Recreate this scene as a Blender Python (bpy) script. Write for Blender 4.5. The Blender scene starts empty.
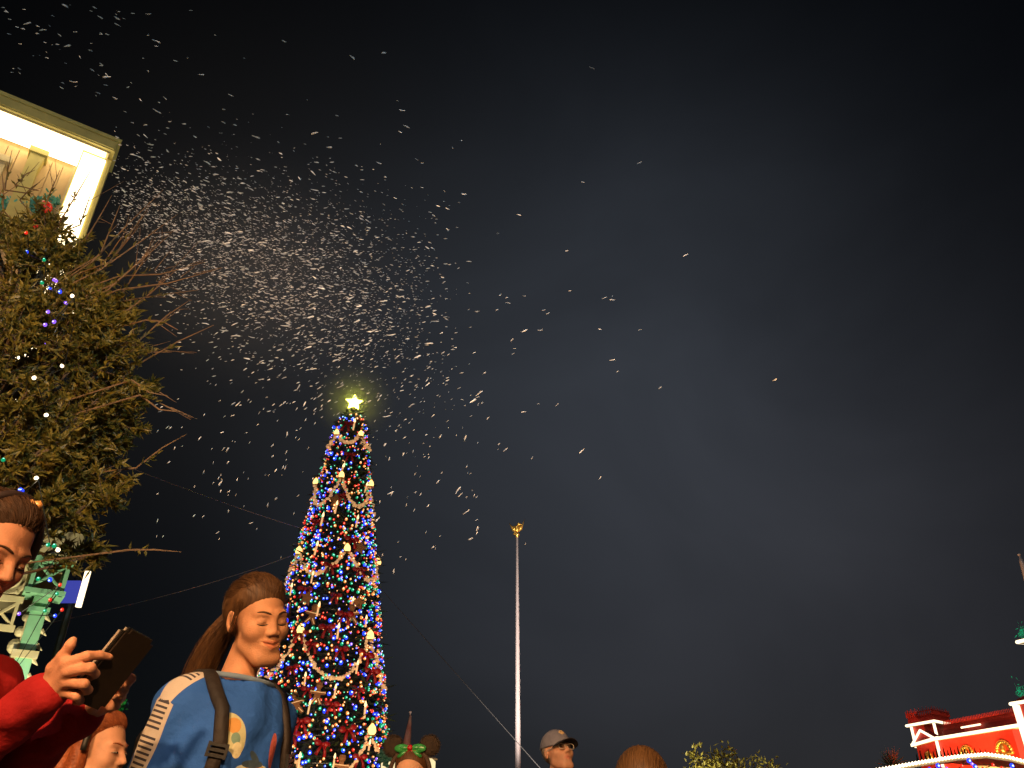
import bpy, bmesh, math, random
import numpy as np
from mathutils import Vector, Matrix, Euler
random.seed(7); rng = np.random.default_rng(7)
R = math.radians
scene = bpy.context.scene
COL = scene.collection

# ------------------------------------------------------------------ camera
CAM = Vector((0, 0, 1.10)); FPX = 773.0; PITCH = R(30)
SP, CP = math.sin(PITCH), math.cos(PITCH)
cd = bpy.data.cameras.new('camera'); cam = bpy.data.objects.new('camera', cd); COL.objects.link(cam)
cam.location = CAM; cam.rotation_euler = (R(90) + PITCH, 0, 0)
cd.sensor_width = 36; cd.lens = 36 * FPX / 1024; cd.clip_start = 0.05; cd.clip_end = 3000
scene.camera = cam

def ray(px, py):
    x = (px - 512) / FPX; u = (384 - py) / FPX
    return Vector((x, CP - u * SP, SP + u * CP))
def P(px, py, D):            # point seen there at ground depth D
    r = ray(px, py); return CAM + r * (D / r.y)
def Pt(px, py, t):           # point seen there at distance t along the view axis
    return CAM + ray(px, py) * t

# ------------------------------------------------------------------ object helpers
def tag(o, label=None, cat=None, group=None, kind=None):
    if label: o['label'] = label
    if cat: o['category'] = cat
    if group: o['group'] = group
    if kind: o['kind'] = kind
    return o
def empty(name, loc=(0, 0, 0), rz=0):
    o = bpy.data.objects.new(name, None); COL.objects.link(o)
    o.location = loc; o.rotation_euler = (0, 0, rz); o.empty_display_size = .1
    return o
def link(name, me, parent=None):
    o = bpy.data.objects.new(name, me); COL.objects.link(o)
    if parent is not None: o.parent = parent
    return o
def mesh(name, verts, faces, mats=None, parent=None, smooth=False, mi=None):
    me = bpy.data.meshes.new(name)
    me.from_pydata([tuple(v) for v in verts], [], [tuple(f) for f in faces])
    for m in (mats if isinstance(mats, (list, tuple)) else [mats] if mats else []): me.materials.append(m)
    if mi is not None: me.polygons.foreach_set('material_index', np.asarray(mi, dtype=np.int32))
    if smooth: me.polygons.foreach_set('use_smooth', np.ones(len(me.polygons), dtype=bool))
    me.update()
    return link(name, me, parent)

class MB:
    """collects shapes for ONE mesh object"""
    def __init__(s): s.v = []; s.f = []; s.m = []
    def add(s, vs, fs, mi=0):
        n = len(s.v); s.v += [Vector(v) for v in vs]
        s.f += [tuple(i + n for i in f) for f in fs]; s.m += [mi] * len(fs)
    def box(s, c, size, mi=0, M=None):
        c = Vector(c); a, b, d = [q / 2 for q in size]
        vs = [Vector((x * a, y * b, z * d)) for x in (-1, 1) for y in (-1, 1) for z in (-1, 1)]
        vs = [c + (M @ v if M else v) for v in vs]
        s.add(vs, [(0, 1, 3, 2), (4, 6, 7, 5), (0, 4, 5, 1), (2, 3, 7, 6), (0, 2, 6, 4), (1, 5, 7, 3)], mi)
    def frame_box(s, F, lo, hi, mi=0):       # a box in a mapped frame F(a,b,c)
        vs = [F(x, y, z) for x in (lo[0], hi[0]) for y in (lo[1], hi[1]) for z in (lo[2], hi[2])]
        s.add(vs, [(0, 1, 3, 2), (4, 6, 7, 5), (0, 4, 5, 1), (2, 3, 7, 6), (0, 2, 6, 4), (1, 5, 7, 3)], mi)
    def tube(s, pts, rad, n=8, mi=0, cap=True):
        pts = [Vector(p) for p in pts]; N = len(pts)
        rad = rad if isinstance(rad, (list, tuple)) else [rad] * N
        up = None; rings = []
        for i, p in enumerate(pts):
            t = (pts[min(i + 1, N - 1)] - pts[max(i - 1, 0)])
            t = t.normalized() if t.length > 1e-9 else Vector((0, 0, 1))
            if up is None: up = t.orthogonal().normalized()
            up = (up - t * up.dot(t)); up = up.normalized() if up.length > 1e-6 else t.orthogonal().normalized()
            w = t.cross(up)
            rings.append([p + (up * math.cos(2 * math.pi * k / n) + w * math.sin(2 * math.pi * k / n)) * rad[i] for k in range(n)])
        vs = [v for r in rings for v in r]; fs = []
        for i in range(N - 1):
            for k in range(n):
                a = i * n + k; b = i * n + (k + 1) % n
                fs.append((a, b, b + n, a + n))
        if cap: fs.append(tuple(range(n - 1, -1, -1))); fs.append(tuple((N - 1) * n + k for k in range(n)))
        s.add(vs, fs, mi)
    def lathe(s, c, prof, n=24, mi=0):       # prof: (r, z)
        c = Vector(c); vs = []; fs = []
        for r, z in prof:
            for k in range(n):
                a = 2 * math.pi * k / n; vs.append(c + Vector((r * math.cos(a), r * math.sin(a), z)))
        for i in range(len(prof) - 1):
            for k in range(n):
                a = i * n + k; b = i * n + (k + 1) % n; fs.append((a, b, b + n, a + n))
        fs.append(tuple(range(n - 1, -1, -1))); fs.append(tuple((len(prof) - 1) * n + k for k in range(n)))
        s.add(vs, fs, mi)
    def ball(s, c, r, mi=0, sub=1, sc=(1, 1, 1)):
        bm = bmesh.new(); bmesh.ops.create_icosphere(bm, subdivisions=sub, radius=1)
        c = Vector(c); bm.verts.ensure_lookup_table()
        vs = [c + Vector((v.co.x * r * sc[0], v.co.y * r * sc[1], v.co.z * r * sc[2])) for v in bm.verts]
        fs = [tuple(v.index for v in f.verts) for f in bm.faces]; bm.free(); s.add(vs, fs, mi)
    def prism(s, poly, F, d0, d1, mi=0):     # polygon (a,b) extruded along the frame's second axis
        n = len(poly); vs = [F(a, d0, b) for a, b in poly] + [F(a, d1, b) for a, b in poly]
        fs = [tuple(range(n - 1, -1, -1)), tuple(range(n, 2 * n))]
        for k in range(n): fs.append((k, (k + 1) % n, (k + 1) % n + n, k + n))
        s.add(vs, fs, mi)
    def build(s, name, mats, parent=None, smooth=False):
        return mesh(name, s.v, s.f, mats, parent, smooth, s.m)

# ------------------------------------------------------------------ materials
def mat(name, col, rough=.6, metal=0, var=.15, scale=12, bump=0, bscale=60, emit=None, es=0, sss=0, spec=.5, col2=None, trans=0):
    m = bpy.data.materials.new(name); m.use_nodes = True
    nt = m.node_tree; b = nt.nodes['Principled BSDF']
    b.inputs['Roughness'].default_value = rough; b.inputs['Metallic'].default_value = metal
    b.inputs['Specular IOR Level'].default_value = spec
    tc = nt.nodes.new('ShaderNodeTexCoord')
    if var > 0 or col2:
        n = nt.nodes.new('ShaderNodeTexNoise'); n.inputs['Scale'].default_value = scale; n.inputs['Detail'].default_value = 4
        nt.links.new(tc.outputs['Object'], n.inputs['Vector'])
        mx = nt.nodes.new('ShaderNodeMix'); mx.data_type = 'RGBA'
        mr = nt.nodes.new('ShaderNodeMapRange'); mr.inputs['From Min'].default_value = .3; mr.inputs['From Max'].default_value = .7
        nt.links.new(n.outputs['Fac'], mr.inputs['Value']); nt.links.new(mr.outputs['Result'], mx.inputs['Factor'])
        c2 = col2 or tuple(min(1, c * (1 + var)) for c in col); c1 = col if col2 else tuple(c * (1 - var) for c in col)
        mx.inputs['A'].default_value = (*c1, 1); mx.inputs['B'].default_value = (*c2, 1)
        nt.links.new(mx.outputs['Result'], b.inputs['Base Color'])
    else: b.inputs['Base Color'].default_value = (*col, 1)
    if bump:
        n2 = nt.nodes.new('ShaderNodeTexNoise'); n2.inputs['Scale'].default_value = bscale; n2.inputs['Detail'].default_value = 5
        nt.links.new(tc.outputs['Object'], n2.inputs['Vector'])
        bp = nt.nodes.new('ShaderNodeBump'); bp.inputs['Strength'].default_value = bump; bp.inputs['Distance'].default_value = .02
        nt.links.new(n2.outputs['Fac'], bp.inputs['Height']); nt.links.new(bp.outputs['Normal'], b.inputs['Normal'])
    if emit:
        b.inputs['Emission Color'].default_value = (*emit, 1); b.inputs['Emission Strength'].default_value = es
    if sss:
        b.inputs['Subsurface Weight'].default_value = sss; b.inputs['Subsurface Radius'].default_value = (.012, .005, .003); b.inputs['Subsurface Scale'].default_value = 1
    return m
def glow(name, col, s):
    m = bpy.data.materials.new(name); m.use_nodes = True; nt = m.node_tree; nt.nodes.clear()
    e = nt.nodes.new('ShaderNodeEmission'); o = nt.nodes.new('ShaderNodeOutputMaterial')
    e.inputs['Color'].default_value = (*col, 1); e.inputs['Strength'].default_value = s
    nt.links.new(e.outputs[0], o.inputs['Surface']); return m
def leafmat(name, col, col2, rough=.5, trans=.25, scale=3):
    m = mat(name, col, rough, var=.3, scale=scale, col2=col2)
    nt = m.node_tree; b = nt.nodes['Principled BSDF']; o = nt.nodes['Material Output']
    t = nt.nodes.new('ShaderNodeBsdfTranslucent'); t.inputs['Color'].default_value = (*[c * 1.2 for c in col2], 1)
    ms = nt.nodes.new('ShaderNodeMixShader'); ms.inputs[0].default_value = trans
    nt.links.new(b.outputs[0], ms.inputs[1]); nt.links.new(t.outputs[0], ms.inputs[2]); nt.links.new(ms.outputs[0], o.inputs['Surface'])
    return m

# ------------------------------------------------------------------ world: night sky over a lit town
w = bpy.data.worlds.new('World'); scene.world = w; w.use_nodes = True
nt = w.node_tree; nt.nodes.clear()
wo = nt.nodes.new('ShaderNodeOutputWorld'); add = nt.nodes.new('ShaderNodeAddShader')
b1 = nt.nodes.new('ShaderNodeBackground'); b2 = nt.nodes.new('ShaderNodeBackground')
sky = nt.nodes.new('ShaderNodeTexSky'); sky.sky_type = 'NISHITA'; sky.sun_disc = False
SUN_EL, SUN_AZ = R(38), R(205)
sky.sun_elevation = SUN_EL; sky.sun_rotation = SUN_AZ
nt.links.new(sky.outputs[0], b1.inputs['Color']); b1.inputs['Strength'].default_value = .0005
tc = nt.nodes.new('ShaderNodeTexCoord')
def N(t, **k):
    n = nt.nodes.new(t)
    for a, b in k.items(): setattr(n, a, b)
    return n
def math_(op, a, b=None, clamp=False):
    n = N('ShaderNodeMath', operation=op); n.use_clamp = clamp
    for i, q in enumerate((a, b)):
        if q is None: continue
        if isinstance(q, (int, float)): n.inputs[i].default_value = q
        else: nt.links.new(q, n.inputs[i])
    return n.outputs[0]
def lobe(px, py, e):         # a broad patch of town light on the low cloud; L3 paints plume glow
    d = ray(px, py).normalized()
    n = N('ShaderNodeVectorMath', operation='DOT_PRODUCT'); nt.links.new(tc.outputs['Generated'], n.inputs[0]); n.inputs[1].default_value = d
    return math_('POWER', math_('MAXIMUM', n.outputs['Value'], 0), e)
nz = N('ShaderNodeTexNoise'); nz.inputs['Scale'].default_value = 2.1; nz.inputs['Detail'].default_value = 4; nz.inputs['Roughness'].default_value = .5
nz.inputs['Distortion'].default_value = .6
mp = N('ShaderNodeMapping'); mp.inputs['Scale'].default_value = (1, 1, 1.3); mp.inputs['Rotation'].default_value = (.2, .5, .3)
nt.links.new(tc.outputs['Generated'], mp.inputs['Vector']); nt.links.new(mp.outputs[0], nz.inputs['Vector'])
cl = N('ShaderNodeMapRange'); cl.inputs['From Min'].default_value = .3; cl.inputs['From Max'].default_value = .7; cl.inputs['To Min'].default_value = .74; cl.inputs['To Max'].default_value = 1.24
nt.links.new(nz.outputs['Fac'], cl.inputs['Value'])
def col_scaled(v, c):
    n = N('ShaderNodeMix', data_type='RGBA'); n.clamp_factor = False
    n.inputs['A'].default_value = (0, 0, 0, 1); n.inputs['B'].default_value = (*c, 1); nt.links.new(v, n.inputs['Factor']); return n.outputs['Result']
def addc(a, b):
    n = N('ShaderNodeMix', data_type='RGBA', blend_type='ADD'); n.inputs['Factor'].default_value = 1
    nt.links.new(a, n.inputs['A']); nt.links.new(b, n.inputs['B']); return n.outputs['Result']
L1 = math_('MULTIPLY', lobe(610, 400, 15), cl.outputs[0])
L2 = math_('MULTIPLY', lobe(830, 720, 10), cl.outputs[0])
L3 = lobe(250, 290, 26)  # mist glow round the plume, painted into the sky colour
skyc = addc(addc(col_scaled(L1, (.0255, .0300, .0380)), col_scaled(L2, (.0195, .0186, .0212))), col_scaled(L3, (.0075, .0066, .0056)))
nt.links.new(skyc, b2.inputs['Color']); b2.inputs['Strength'].default_value = 1
nt.links.new(b1.outputs[0], add.inputs[0]); nt.links.new(b2.outputs[0], add.inputs[1]); nt.links.new(add.outputs[0], wo.inputs['Surface'])

sd = bpy.data.lights.new('park_fill_sun', 'SUN'); sun = bpy.data.objects.new('park_fill_sun', sd); COL.objects.link(sun)
sd.energy = .28; sd.angle = R(.5); sd.color = (.90, .95, 1)  # added directional fill standing in for the park's overall lighting
to_sun = Vector((math.sin(SUN_AZ) * math.cos(SUN_EL), math.cos(SUN_AZ) * math.cos(SUN_EL), math.sin(SUN_EL)))
sun.rotation_euler = to_sun.to_track_quat('Z', 'Y').to_euler()
scene.view_settings.view_transform = 'Standard'; scene.view_settings.look = 'None'
scene.view_settings.exposure = 0; scene.view_settings.gamma = 1; scene.view_settings.use_curve_mapping = False
cy = scene.cycles; cy.max_bounces = 5; cy.diffuse_bounces = 2; cy.glossy_bounces = 2; cy.transmission_bounces = 3; cy.caustics_reflective = False; cy.caustics_refractive = False
cy.use_denoising = True; cy.sample_clamp_indirect = 3

# ------------------------------------------------------------------ ground
asph = mat('asphalt', (.05, .048, .045), .85, var=.3, scale=.8, bump=.4, bscale=150)
tag(mesh('ground', [(-600, -300, 0), (600, -300, 0), (600, 900, 0), (-600, 900, 0)], [(0, 1, 2, 3)], asph), kind='structure')
# ------------------------------------------------------------------ shared materials
M = {}
M['cream'] = mat('cream_paint', (.62, .42, .19), .55, var=.06, scale=3, bump=.15, bscale=40)
M['olive'] = mat('pale_olive_paint', (.56, .47, .15), .6, var=.12, scale=5)
M['mint'] = mat('mint_paint', (.25, .52, .30), .5, var=.08, scale=8)
M['trim'] = mat('cream_trim', (.62, .50, .28), .55, var=.1, scale=10)
M['dark'] = mat('dark_interior', (.02, .02, .022), .8)
M['tubelight'] = glow('warm_white_light', (1, .80, .46), 5.0)
M['tubewhite'] = glow('white_light', (1, .78, .50), 2.4)
M['bluelit'] = glow('blue_lit_panel', (.10, .12, .75), .5)
M['bark'] = mat('bark', (.10, .065, .035), .9, var=.35, scale=14, bump=.6, bscale=40)
M['twig'] = mat('twig', (.18, .105, .045), .8, var=.3, scale=20)
M['leaf'] = leafmat('olive_leaf', (.038, .052, .008), (.235, .175, .022), scale=22)
M['pine'] = leafmat('dark_pine', (.016, .040, .014), (.050, .070, .022), trans=.1)
M['yleaf'] = leafmat('yellow_green_leaf', (.16, .15, .02), (.28, .25, .05))
M['metal'] = mat('painted_pole', (.62, .52, .50), .35, var=.04)
M['gold'] = mat('gold', (.85, .50, .10), .3, metal=.8, var=.08)
M['iron'] = mat('dark_iron', (.03, .035, .03), .4, metal=.6)
M['wire'] = mat('darkened_steel_wire', (.05, .048, .046), .4, metal=.3)  # steel darkened to offset the flood that strikes this wire
M['redpaint'] = mat('red_paint', (.62, .035, .018), .5, var=.12, scale=4)
M['redroof'] = mat('red_roof', (.40, .018, .012), .6, var=.15, scale=6)
M['redbow'] = mat('red_ribbon', (.34, .008, .008), .45, var=.2, scale=6)
M['ginger'] = mat('gingerbread', (.30, .13, .04), .7, var=.15, scale=10)
M['popcorn'] = mat('popcorn', (.80, .58, .30), .8, var=.25, scale=4, bump=.5, bscale=12, emit=(1, .52, .22), es=.36)  # warm emission stands in for light from the nearby bulbs
M['wax'] = mat('candle_wax', (.75, .55, .32), .5, var=.06, emit=(1, .50, .20), es=.75)  # wax emits by itself in place of the flame's glow
M['flame'] = glow('candle_bulb', (1, .66, .28), 2.6)
M['lantern'] = glow('lantern_glass', (1, .56, .17), 2.6)
M['bulb_blue'] = glow('bulb_blue', (.020, .050, 1), 2.0)
M['bulb_green'] = glow('bulb_green', (.01, .50, .20), .75)
M['bulb_red'] = glow('bulb_red', (.95, .03, .015), 1.0)
M['bulb_warm'] = glow('bulb_warm', (1, .32, .07), 1.4)
M['bulb_violet'] = glow('bulb_violet', (.30, .12, 1), 1.4)
M['bulb_white'] = glow('bulb_white', (1, .78, .5), 4)
M['star'] = glow('star_light', (1, .95, .10), 22)
M['foam'] = mat('soap_foam', (.80, .80, .76), .7, var=.05, bump=.4, bscale=90)
M['garland'] = leafmat('garland_green', (.02, .10, .05), (.05, .2, .10), trans=.15)
M['teal'] = mat('teal_tinsel', (.10, .42, .34), .4, var=.3, scale=12)

def bulb_mesh(name, m, r, sub=2, core=None):
    bm = bmesh.new(); bmesh.ops.create_icosphere(bm, subdivisions=sub, radius=r)
    for v in bm.verts:
        if v.co.z > 0: v.co.z *= 1.35
    nf = len(bm.faces); bmesh.ops.create_icosphere(bm, subdivisions=1, radius=r * .50, matrix=Matrix.Translation((0, -r * .78, r * .1)))
    me = bpy.data.meshes.new(name); bm.to_mesh(me); bm.free(); me.materials.append(m)
    if core is None: core = m
    me.materials.append(core)                     # bright ball added on the outward side for a blown-out centre
    me.polygons.foreach_set('material_index', np.array([0 if i < nf else 1 for i in range(len(me.polygons))], dtype=np.int32))
    me.polygons.foreach_set('use_smooth', np.ones(len(me.polygons), dtype=bool)); return me
CORE = {'blue': glow('core_blue', (.35, .55, 1), 4), 'green': glow('core_green', (.30, 1, .65), 2.2), 'red': glow('core_red', (1, .30, .18), 2.0), 'warm': glow('core_warm', (1, .70, .38), 3), 'violet': glow('core_violet', (.7, .5, 1), 3), 'white': glow('core_white', (1, .85, .6), 5)}

# ------------------------------------------------------------------ the big decorated Christmas tree
TA = Vector((-7.33, 31.5, 0)); PSI = math.atan2(7.42, 31.5)
def tree_r(z): return max(.14, min(3.17 - .152 * z, (18.3 - z) * .42))
def tree_z(y):                     # height on the axis seen at picture row y
    u = (384 - y) / FPX; return CAM.z + (SP + u * CP) / (CP - u * SP) * 31.3
def on_tree(phi, z, off=0):
    a = phi + PSI; r = tree_r(z) + off
    return TA + Vector((math.sin(a) * r, -math.cos(a) * r, z))
TOP = 17.75
ctree = empty('christmas_tree', TA)
tag(ctree, 'very tall slim Christmas tree covered in coloured lights with a shining star on top', 'christmas tree')
m = MB(); m.tube([(0, 0, 0), (0, 0, 8), (0, 0, TOP + .1)], [.32, .2, .04], 12); m.build('trunk', M['bark'], ctree)
# foliage: boughs made of short needle sprays
vs = []; fs = []
def spray(p, d, L, wd):
    d = d.normalized(); s = d.cross(Vector((random.uniform(-1, 1), random.uniform(-1, 1), 1))).normalized() * wd
    n = len(vs); vs.extend([p - s * .3, p + d * L * .5 - s, p + d * L, p + d * L * .5 + s]); fs.append((n, n + 1, n + 2, n + 3))
for i in range(15000):
    z = .8 + (TOP - .8) * (1 - math.sqrt(random.random())) if random.random() < .75 else random.uniform(.8, TOP)
    a = random.uniform(0, 2 * math.pi); q = random.random() ** .5
    r = tree_r(z) * (.55 + .47 * q) * (1 + .05 * math.sin(5 * a + z * 3))
    p = Vector((math.cos(a) * r, math.sin(a) * r, z))
    d = Vector((math.cos(a + random.gauss(0, .5)), math.sin(a + random.gauss(0, .5)), random.gauss(-.15, .45)))
    spray(p, d, random.uniform(.20, .42) * (1.7 if random.random() < .12 else 1), random.uniform(.025, .07))
core = MB(); core.lathe((0, 0, 0), [(tree_r(z) * .66, z) for z in np.linspace(.7, TOP, 14)], 20)
n0 = len(vs); vs += core.v; fs += [tuple(i + n0 for i in f) for f in core.f]
mesh('foliage', vs, fs, M['pine'], ctree)
# star (own thing: it sits on the tree)
star = empty('tree_star', TA + Vector((0, 0, TOP + .15)), PSI)
tag(star, 'glowing yellow star topper standing on the tip of the tall tree', 'star')
def star_poly(R0, r0, n=5, c=0): return [((R0 if k % 2 == 0 else r0) * math.sin(math.pi * k / n), c + (R0 if k % 2 == 0 else r0) * math.cos(math.pi * k / n)) for k in range(2 * n)]
sp = star_poly(.42, .21, 5, .40)
vv = [Vector((a, 0, b)) for a, b in sp] + [Vector((0, -.20, .40)), Vector((0, .20, .40))]
ff = []
for k in range(10): ff.append((k, (k + 1) % 10, 10)); ff.append(((k + 1) % 10, k, 11))
mesh('star_body', vv, ff, M['star'], star)
m = MB(); m.tube([(0, 0, -.35), (0, 0, .05)], .05, 10); m.build('socket', M['gold'], star)
# mist volume added round the star to give it a halo
mm = MB(); mm.ball((0, 0, 0), 2.2, 0, 3); mo = mm.build('star_halo_volume', None, None, True); mo.location = TA + Vector((0, 0, TOP + .6))
vm = bpy.data.materials.new('mist_volume'); vm.use_nodes = True; vn = vm.node_tree; vn.nodes.remove(vn.nodes['Principled BSDF'])
pv = vn.nodes.new('ShaderNodeVolumePrincipled'); 
vt = vn.nodes.new('ShaderNodeTexCoord'); vg = vn.nodes.new('ShaderNodeVectorMath'); vg.operation = 'LENGTH'; vn.links.new(vt.outputs['Object'], vg.inputs[0])
vr = vn.nodes.new('ShaderNodeMapRange'); vr.interpolation_type = 'SMOOTHSTEP'; vr.inputs['From Min'].default_value = 0; vr.inputs['From Max'].default_value = 2.1; vr.inputs['To Min'].default_value = .20; vr.inputs['To Max'].default_value = 0
vn.links.new(vg.outputs['Value'], vr.inputs['Value']); vn.links.new(vr.outputs[0], pv.inputs['Density'])
pv.inputs['Color'].default_value = (.9, .95, .8, 1)
vn.links.new(pv.outputs[0], vn.nodes['Material Output'].inputs['Volume']); mo.data.materials.append(vm); tag(mo, 'added mist volume forming a glowing halo round the yellow star', 'mist', kind='stuff')
# light strings: one helix per tier, bulbs are its parts
BM = {k: bulb_mesh('bulb_' + k, M['bulb_' + k], r, 2, CORE[k]) for k, r in (('blue', .082), ('green', .070), ('red', .060), ('warm', .062), ('violet', .060))}
BMs = {k: bulb_mesh('small_bulb_' + k, M['bulb_' + k], r, 1, CORE[k]) for k, r in (('blue', .052), ('green', .046), ('red', .042), ('warm', .036), ('violet', .042))}
ys = [416, 446, 474, 500, 524, 547, 570, 592, 614, 636, 658, 680, 702, 724, 748, 775]
where = ['just under the star', 'below the topmost lantern ring', 'at the level of the narrow upper swags', 'around the lower edge of the upper swags',
         'on the bare stretch under the upper swags', 'just above the middle lantern ring', 'between the middle lanterns', 'under the middle popcorn swags',
         'where two gingerbread figures hang', 'just above the wide popcorn swag', 'inside the wide popcorn swag', 'just under the wide popcorn swag',
         'among the red bows of the lower part', 'above the lowest popcorn swag', 'behind the lowest popcorn swag']
for i in range(len(ys) - 1):
    z1, z0 = tree_z(ys[i]), tree_z(ys[i + 1]); rm = tree_r((z0 + z1) / 2)
    for pair, cols, wts in (('blue and green', ['blue', 'green', 'violet'], [38, 40, 4]), ('red and amber', ['red', 'warm'], [44, 56])):
        o0 = on_tree(0, z0); s_ = empty('light_string', o0)
        tag(s_, pair + ' tree light string ' + where[i], 'string lights', 'light strings wound round the tall Christmas tree')
        turns = 4; wp = []
        for k in range(turns * 28 + 1):
            f = k / (turns * 28); z = z0 + (z1 - z0) * f
            wp.append(on_tree(2 * math.pi * turns * f + (0 if pair[0] == 'b' else 1), z, .02) - o0)
        m = MB(); m.tube(wp, .012, 4); m.build('wire', M['iron'], s_)
        for k in range(int(min(99, (40 if pair[0] == 'b' else 50) + 38 * rm))):
            phi = R(random.uniform(-104, 104)); z = random.uniform(z0, z1); c = random.choices(cols, wts)[0]
            small = random.random() < (.38 if pair[0] == 'r' else .48)
            o = link('bulb', (BMs if small else BM)[c], s_)
            o.location = on_tree(phi, z, random.uniform(.02, .18)) - o0
            o.rotation_euler = (random.uniform(-.4, .4), random.uniform(-.4, .4), phi + PSI + random.uniform(-.4, .4))
            k_ = random.uniform(.55, .92) * (1.0 if z < 13 else .9); o.scale = (k_, k_, k_)
# lanterns and popcorn swags
tiers = [(438, 30, 'topmost'), (484, -8, 'upper'), (558, 13, 'middle'), (640, 46, 'wide'), (733, 45, 'lowest')]
def lantern_thing(p, label, sc):
    t = empty('tree_lantern', p); t.scale = (sc,) * 3; t.rotation_euler.z = PSI
    tag(t, label, 'lantern', 'glowing lanterns on the tall Christmas tree')
    m = MB(); m.lathe((0, 0, 0), [(.05, -.24), (.15, -.22), (.19, -.08), (.15, .1), (.07, .2), (.03, .24)], 12); m.build('glass', M['lantern'], t, True)
    m = MB(); m.lathe((0, 0, 0), [(.20, -.30), (.20, -.245)], 12); m.build('base_ring', M['gold'], t)
    m = MB(); m.lathe((0, 0, 0), [(.09, .24), (.05, .32), (.02, .38)], 10); m.build('cap', M['gold'], t)
for ti, (y, ph, nm) in enumerate(tiers):
    z = tree_z(y); anchors = [R(ph + 72 * k) for k in range(-2, 3)]
    side = {-2: 'on the far flank', -1: 'on the girl side flank' if ti > 1 else 'on the leafy tree flank', 0: 'on the front', 1: 'on the flagpole flank', 2: 'near the back'}
    for k, a in enumerate(anchors):
        vis = abs(((a + math.pi) % (2 * math.pi)) - math.pi) < R(100)
        if vis: lantern_thing(on_tree(a, z, .22), f'glowing lantern of the {nm} ring on the tall tree, {side[k - 2]}', (.62, .66, .70, .74, .80)[ti])
        a2 = a + R(72); mid = ((a + R(36) + math.pi) % (2 * math.pi)) - math.pi
        if abs(mid) < R(125):
            drop = (.55, 1.35, 1.1, 1.75, 1.7)[ti]
            g = empty('popcorn_garland', on_tree(a, z)); o0 = on_tree(a, z)
            sd_ = 'across the front' if abs(mid) < R(40) else ('towards the flagpole' if mid > 0 else 'towards the leafy tree')
            if abs(mid) > R(95): sd_ = ('flagpole' if mid > 0 else 'leafy tree') + ' side, behind'
            tag(g, f'cream popcorn swag of the {nm} ring on the tall tree, {sd_}', 'garland', 'popcorn swags on the tall Christmas tree')
            m = MB(); steps = int(24 + 16 * tree_r(z))
            for j in range(steps + 1):
                f = j / steps; zz = z - drop * 4 * f * (1 - f)
                p = on_tree(a + (a2 - a) * f, zz, .14 + .04 * math.sin(j)) - o0
                for _ in range(2): m.ball(p + Vector((random.gauss(0, .03), random.gauss(0, .03), random.gauss(0, .03))), random.uniform(.045, .070), 0, 1)
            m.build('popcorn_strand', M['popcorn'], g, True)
# candles, bows, gingerbread shapes: pictured spots on the front of the tree (x, y)
def spot(x, y, off):
    z = tree_z(y); c = ray(x, y)
    # meet the view ray with the cone
    best = None
    for D in np.linspace(27.5, 32, 181):
        p = CAM + c * (D / c.y)
        if (Vector((p.x, p.y)) - Vector((TA.x, TA.y))).length <= tree_r(p.z) + off: best = p; break
    if best is None:
        D = 31.4; p = CAM + c * (D / c.y); d = (Vector((p.x, p.y)) - Vector((TA.x, TA.y))); d = d.normalized() * (tree_r(p.z) + off); best = Vector((TA.x + d.x, TA.y + d.y, p.z))
    return best
def ring_name(y):
    return ('up near the star' if y < 470 else 'between the upper and middle lanterns' if y < 560 else 'below the middle lanterns' if y < 628 else
            'around the wide popcorn swag' if y < 668 else 'under the wide swag' if y < 715 else 'by the lowest popcorn swag')
cm = MB(); cm.lathe((0, 0, 0), [(.045, -.30), (.05, .16)], 10)
def side_name(x, y):
    c = 355 - (y - 403) * .137
    return 'on the flagpole flank' if x > c + 18 else 'on the flank by the girl' if x < c - 18 else 'in front'
cand = [(354, 425), (338, 449), (342, 470), (363, 465), (366, 488), (336, 508), (343, 541), (316, 549), (366, 557), (357, 522), (322, 520),
        (337, 585), (291, 590), (296, 614), (366, 622), (338, 632), (294, 654), (357, 668), (268, 676), (335, 692), (309, 708), (350, 716), (365, 711), (321, 733), (369, 748),
        (299, 762), (359, 765), (312, 578), (322, 656), (352, 604), (318, 610), (277, 705), (334, 762), (345, 655), (305, 680)]
wm = bpy.data.meshes.new('candle_wax'); proto_candle = None
fl = MB(); fl.lathe((0, 0, 0), [(.03, .163), (.062, .23), (.045, .32), (.010, .42)], 10)
cand = [c for i, c in enumerate(cand) if i % 5 not in (1, 3)]
for x, y in cand:
    p = spot(x, y, .26)
    t = empty('tree_candle', p); t.rotation_euler = (random.gauss(0, .05), random.gauss(.04, .08), 0); t.scale = (random.uniform(.62, .88),) * 3
    tag(t, f'tree candle light {ring_name(y)}, {side_name(x, y)}', 'candle', f'candle lights on the tall tree {ring_name(y)} {side_name(x, y)}')
    if proto_candle is None:
        a = cm.build('wax', M['wax'], t, True); b = fl.build('flame', M['flame'], t, True); proto_candle = (a.data, b.data)
    else:
        link('wax', proto_candle[0], t); link('flame', proto_candle[1], t)
bm_ = MB()
for s in (-1, 1):
    bm_.ball((s * .20, 0, .06), .17, 0, 2, (1, .45, .72)); bm_.tube([(s * .03, -.04, 0), (s * .14, -.08, -.2), (s * .20, -.03, -.40)], [.05, .06, .075], 6)
bm_.ball((0, -.06, .04), .085, 0, 1)
proto_bow = None
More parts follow.
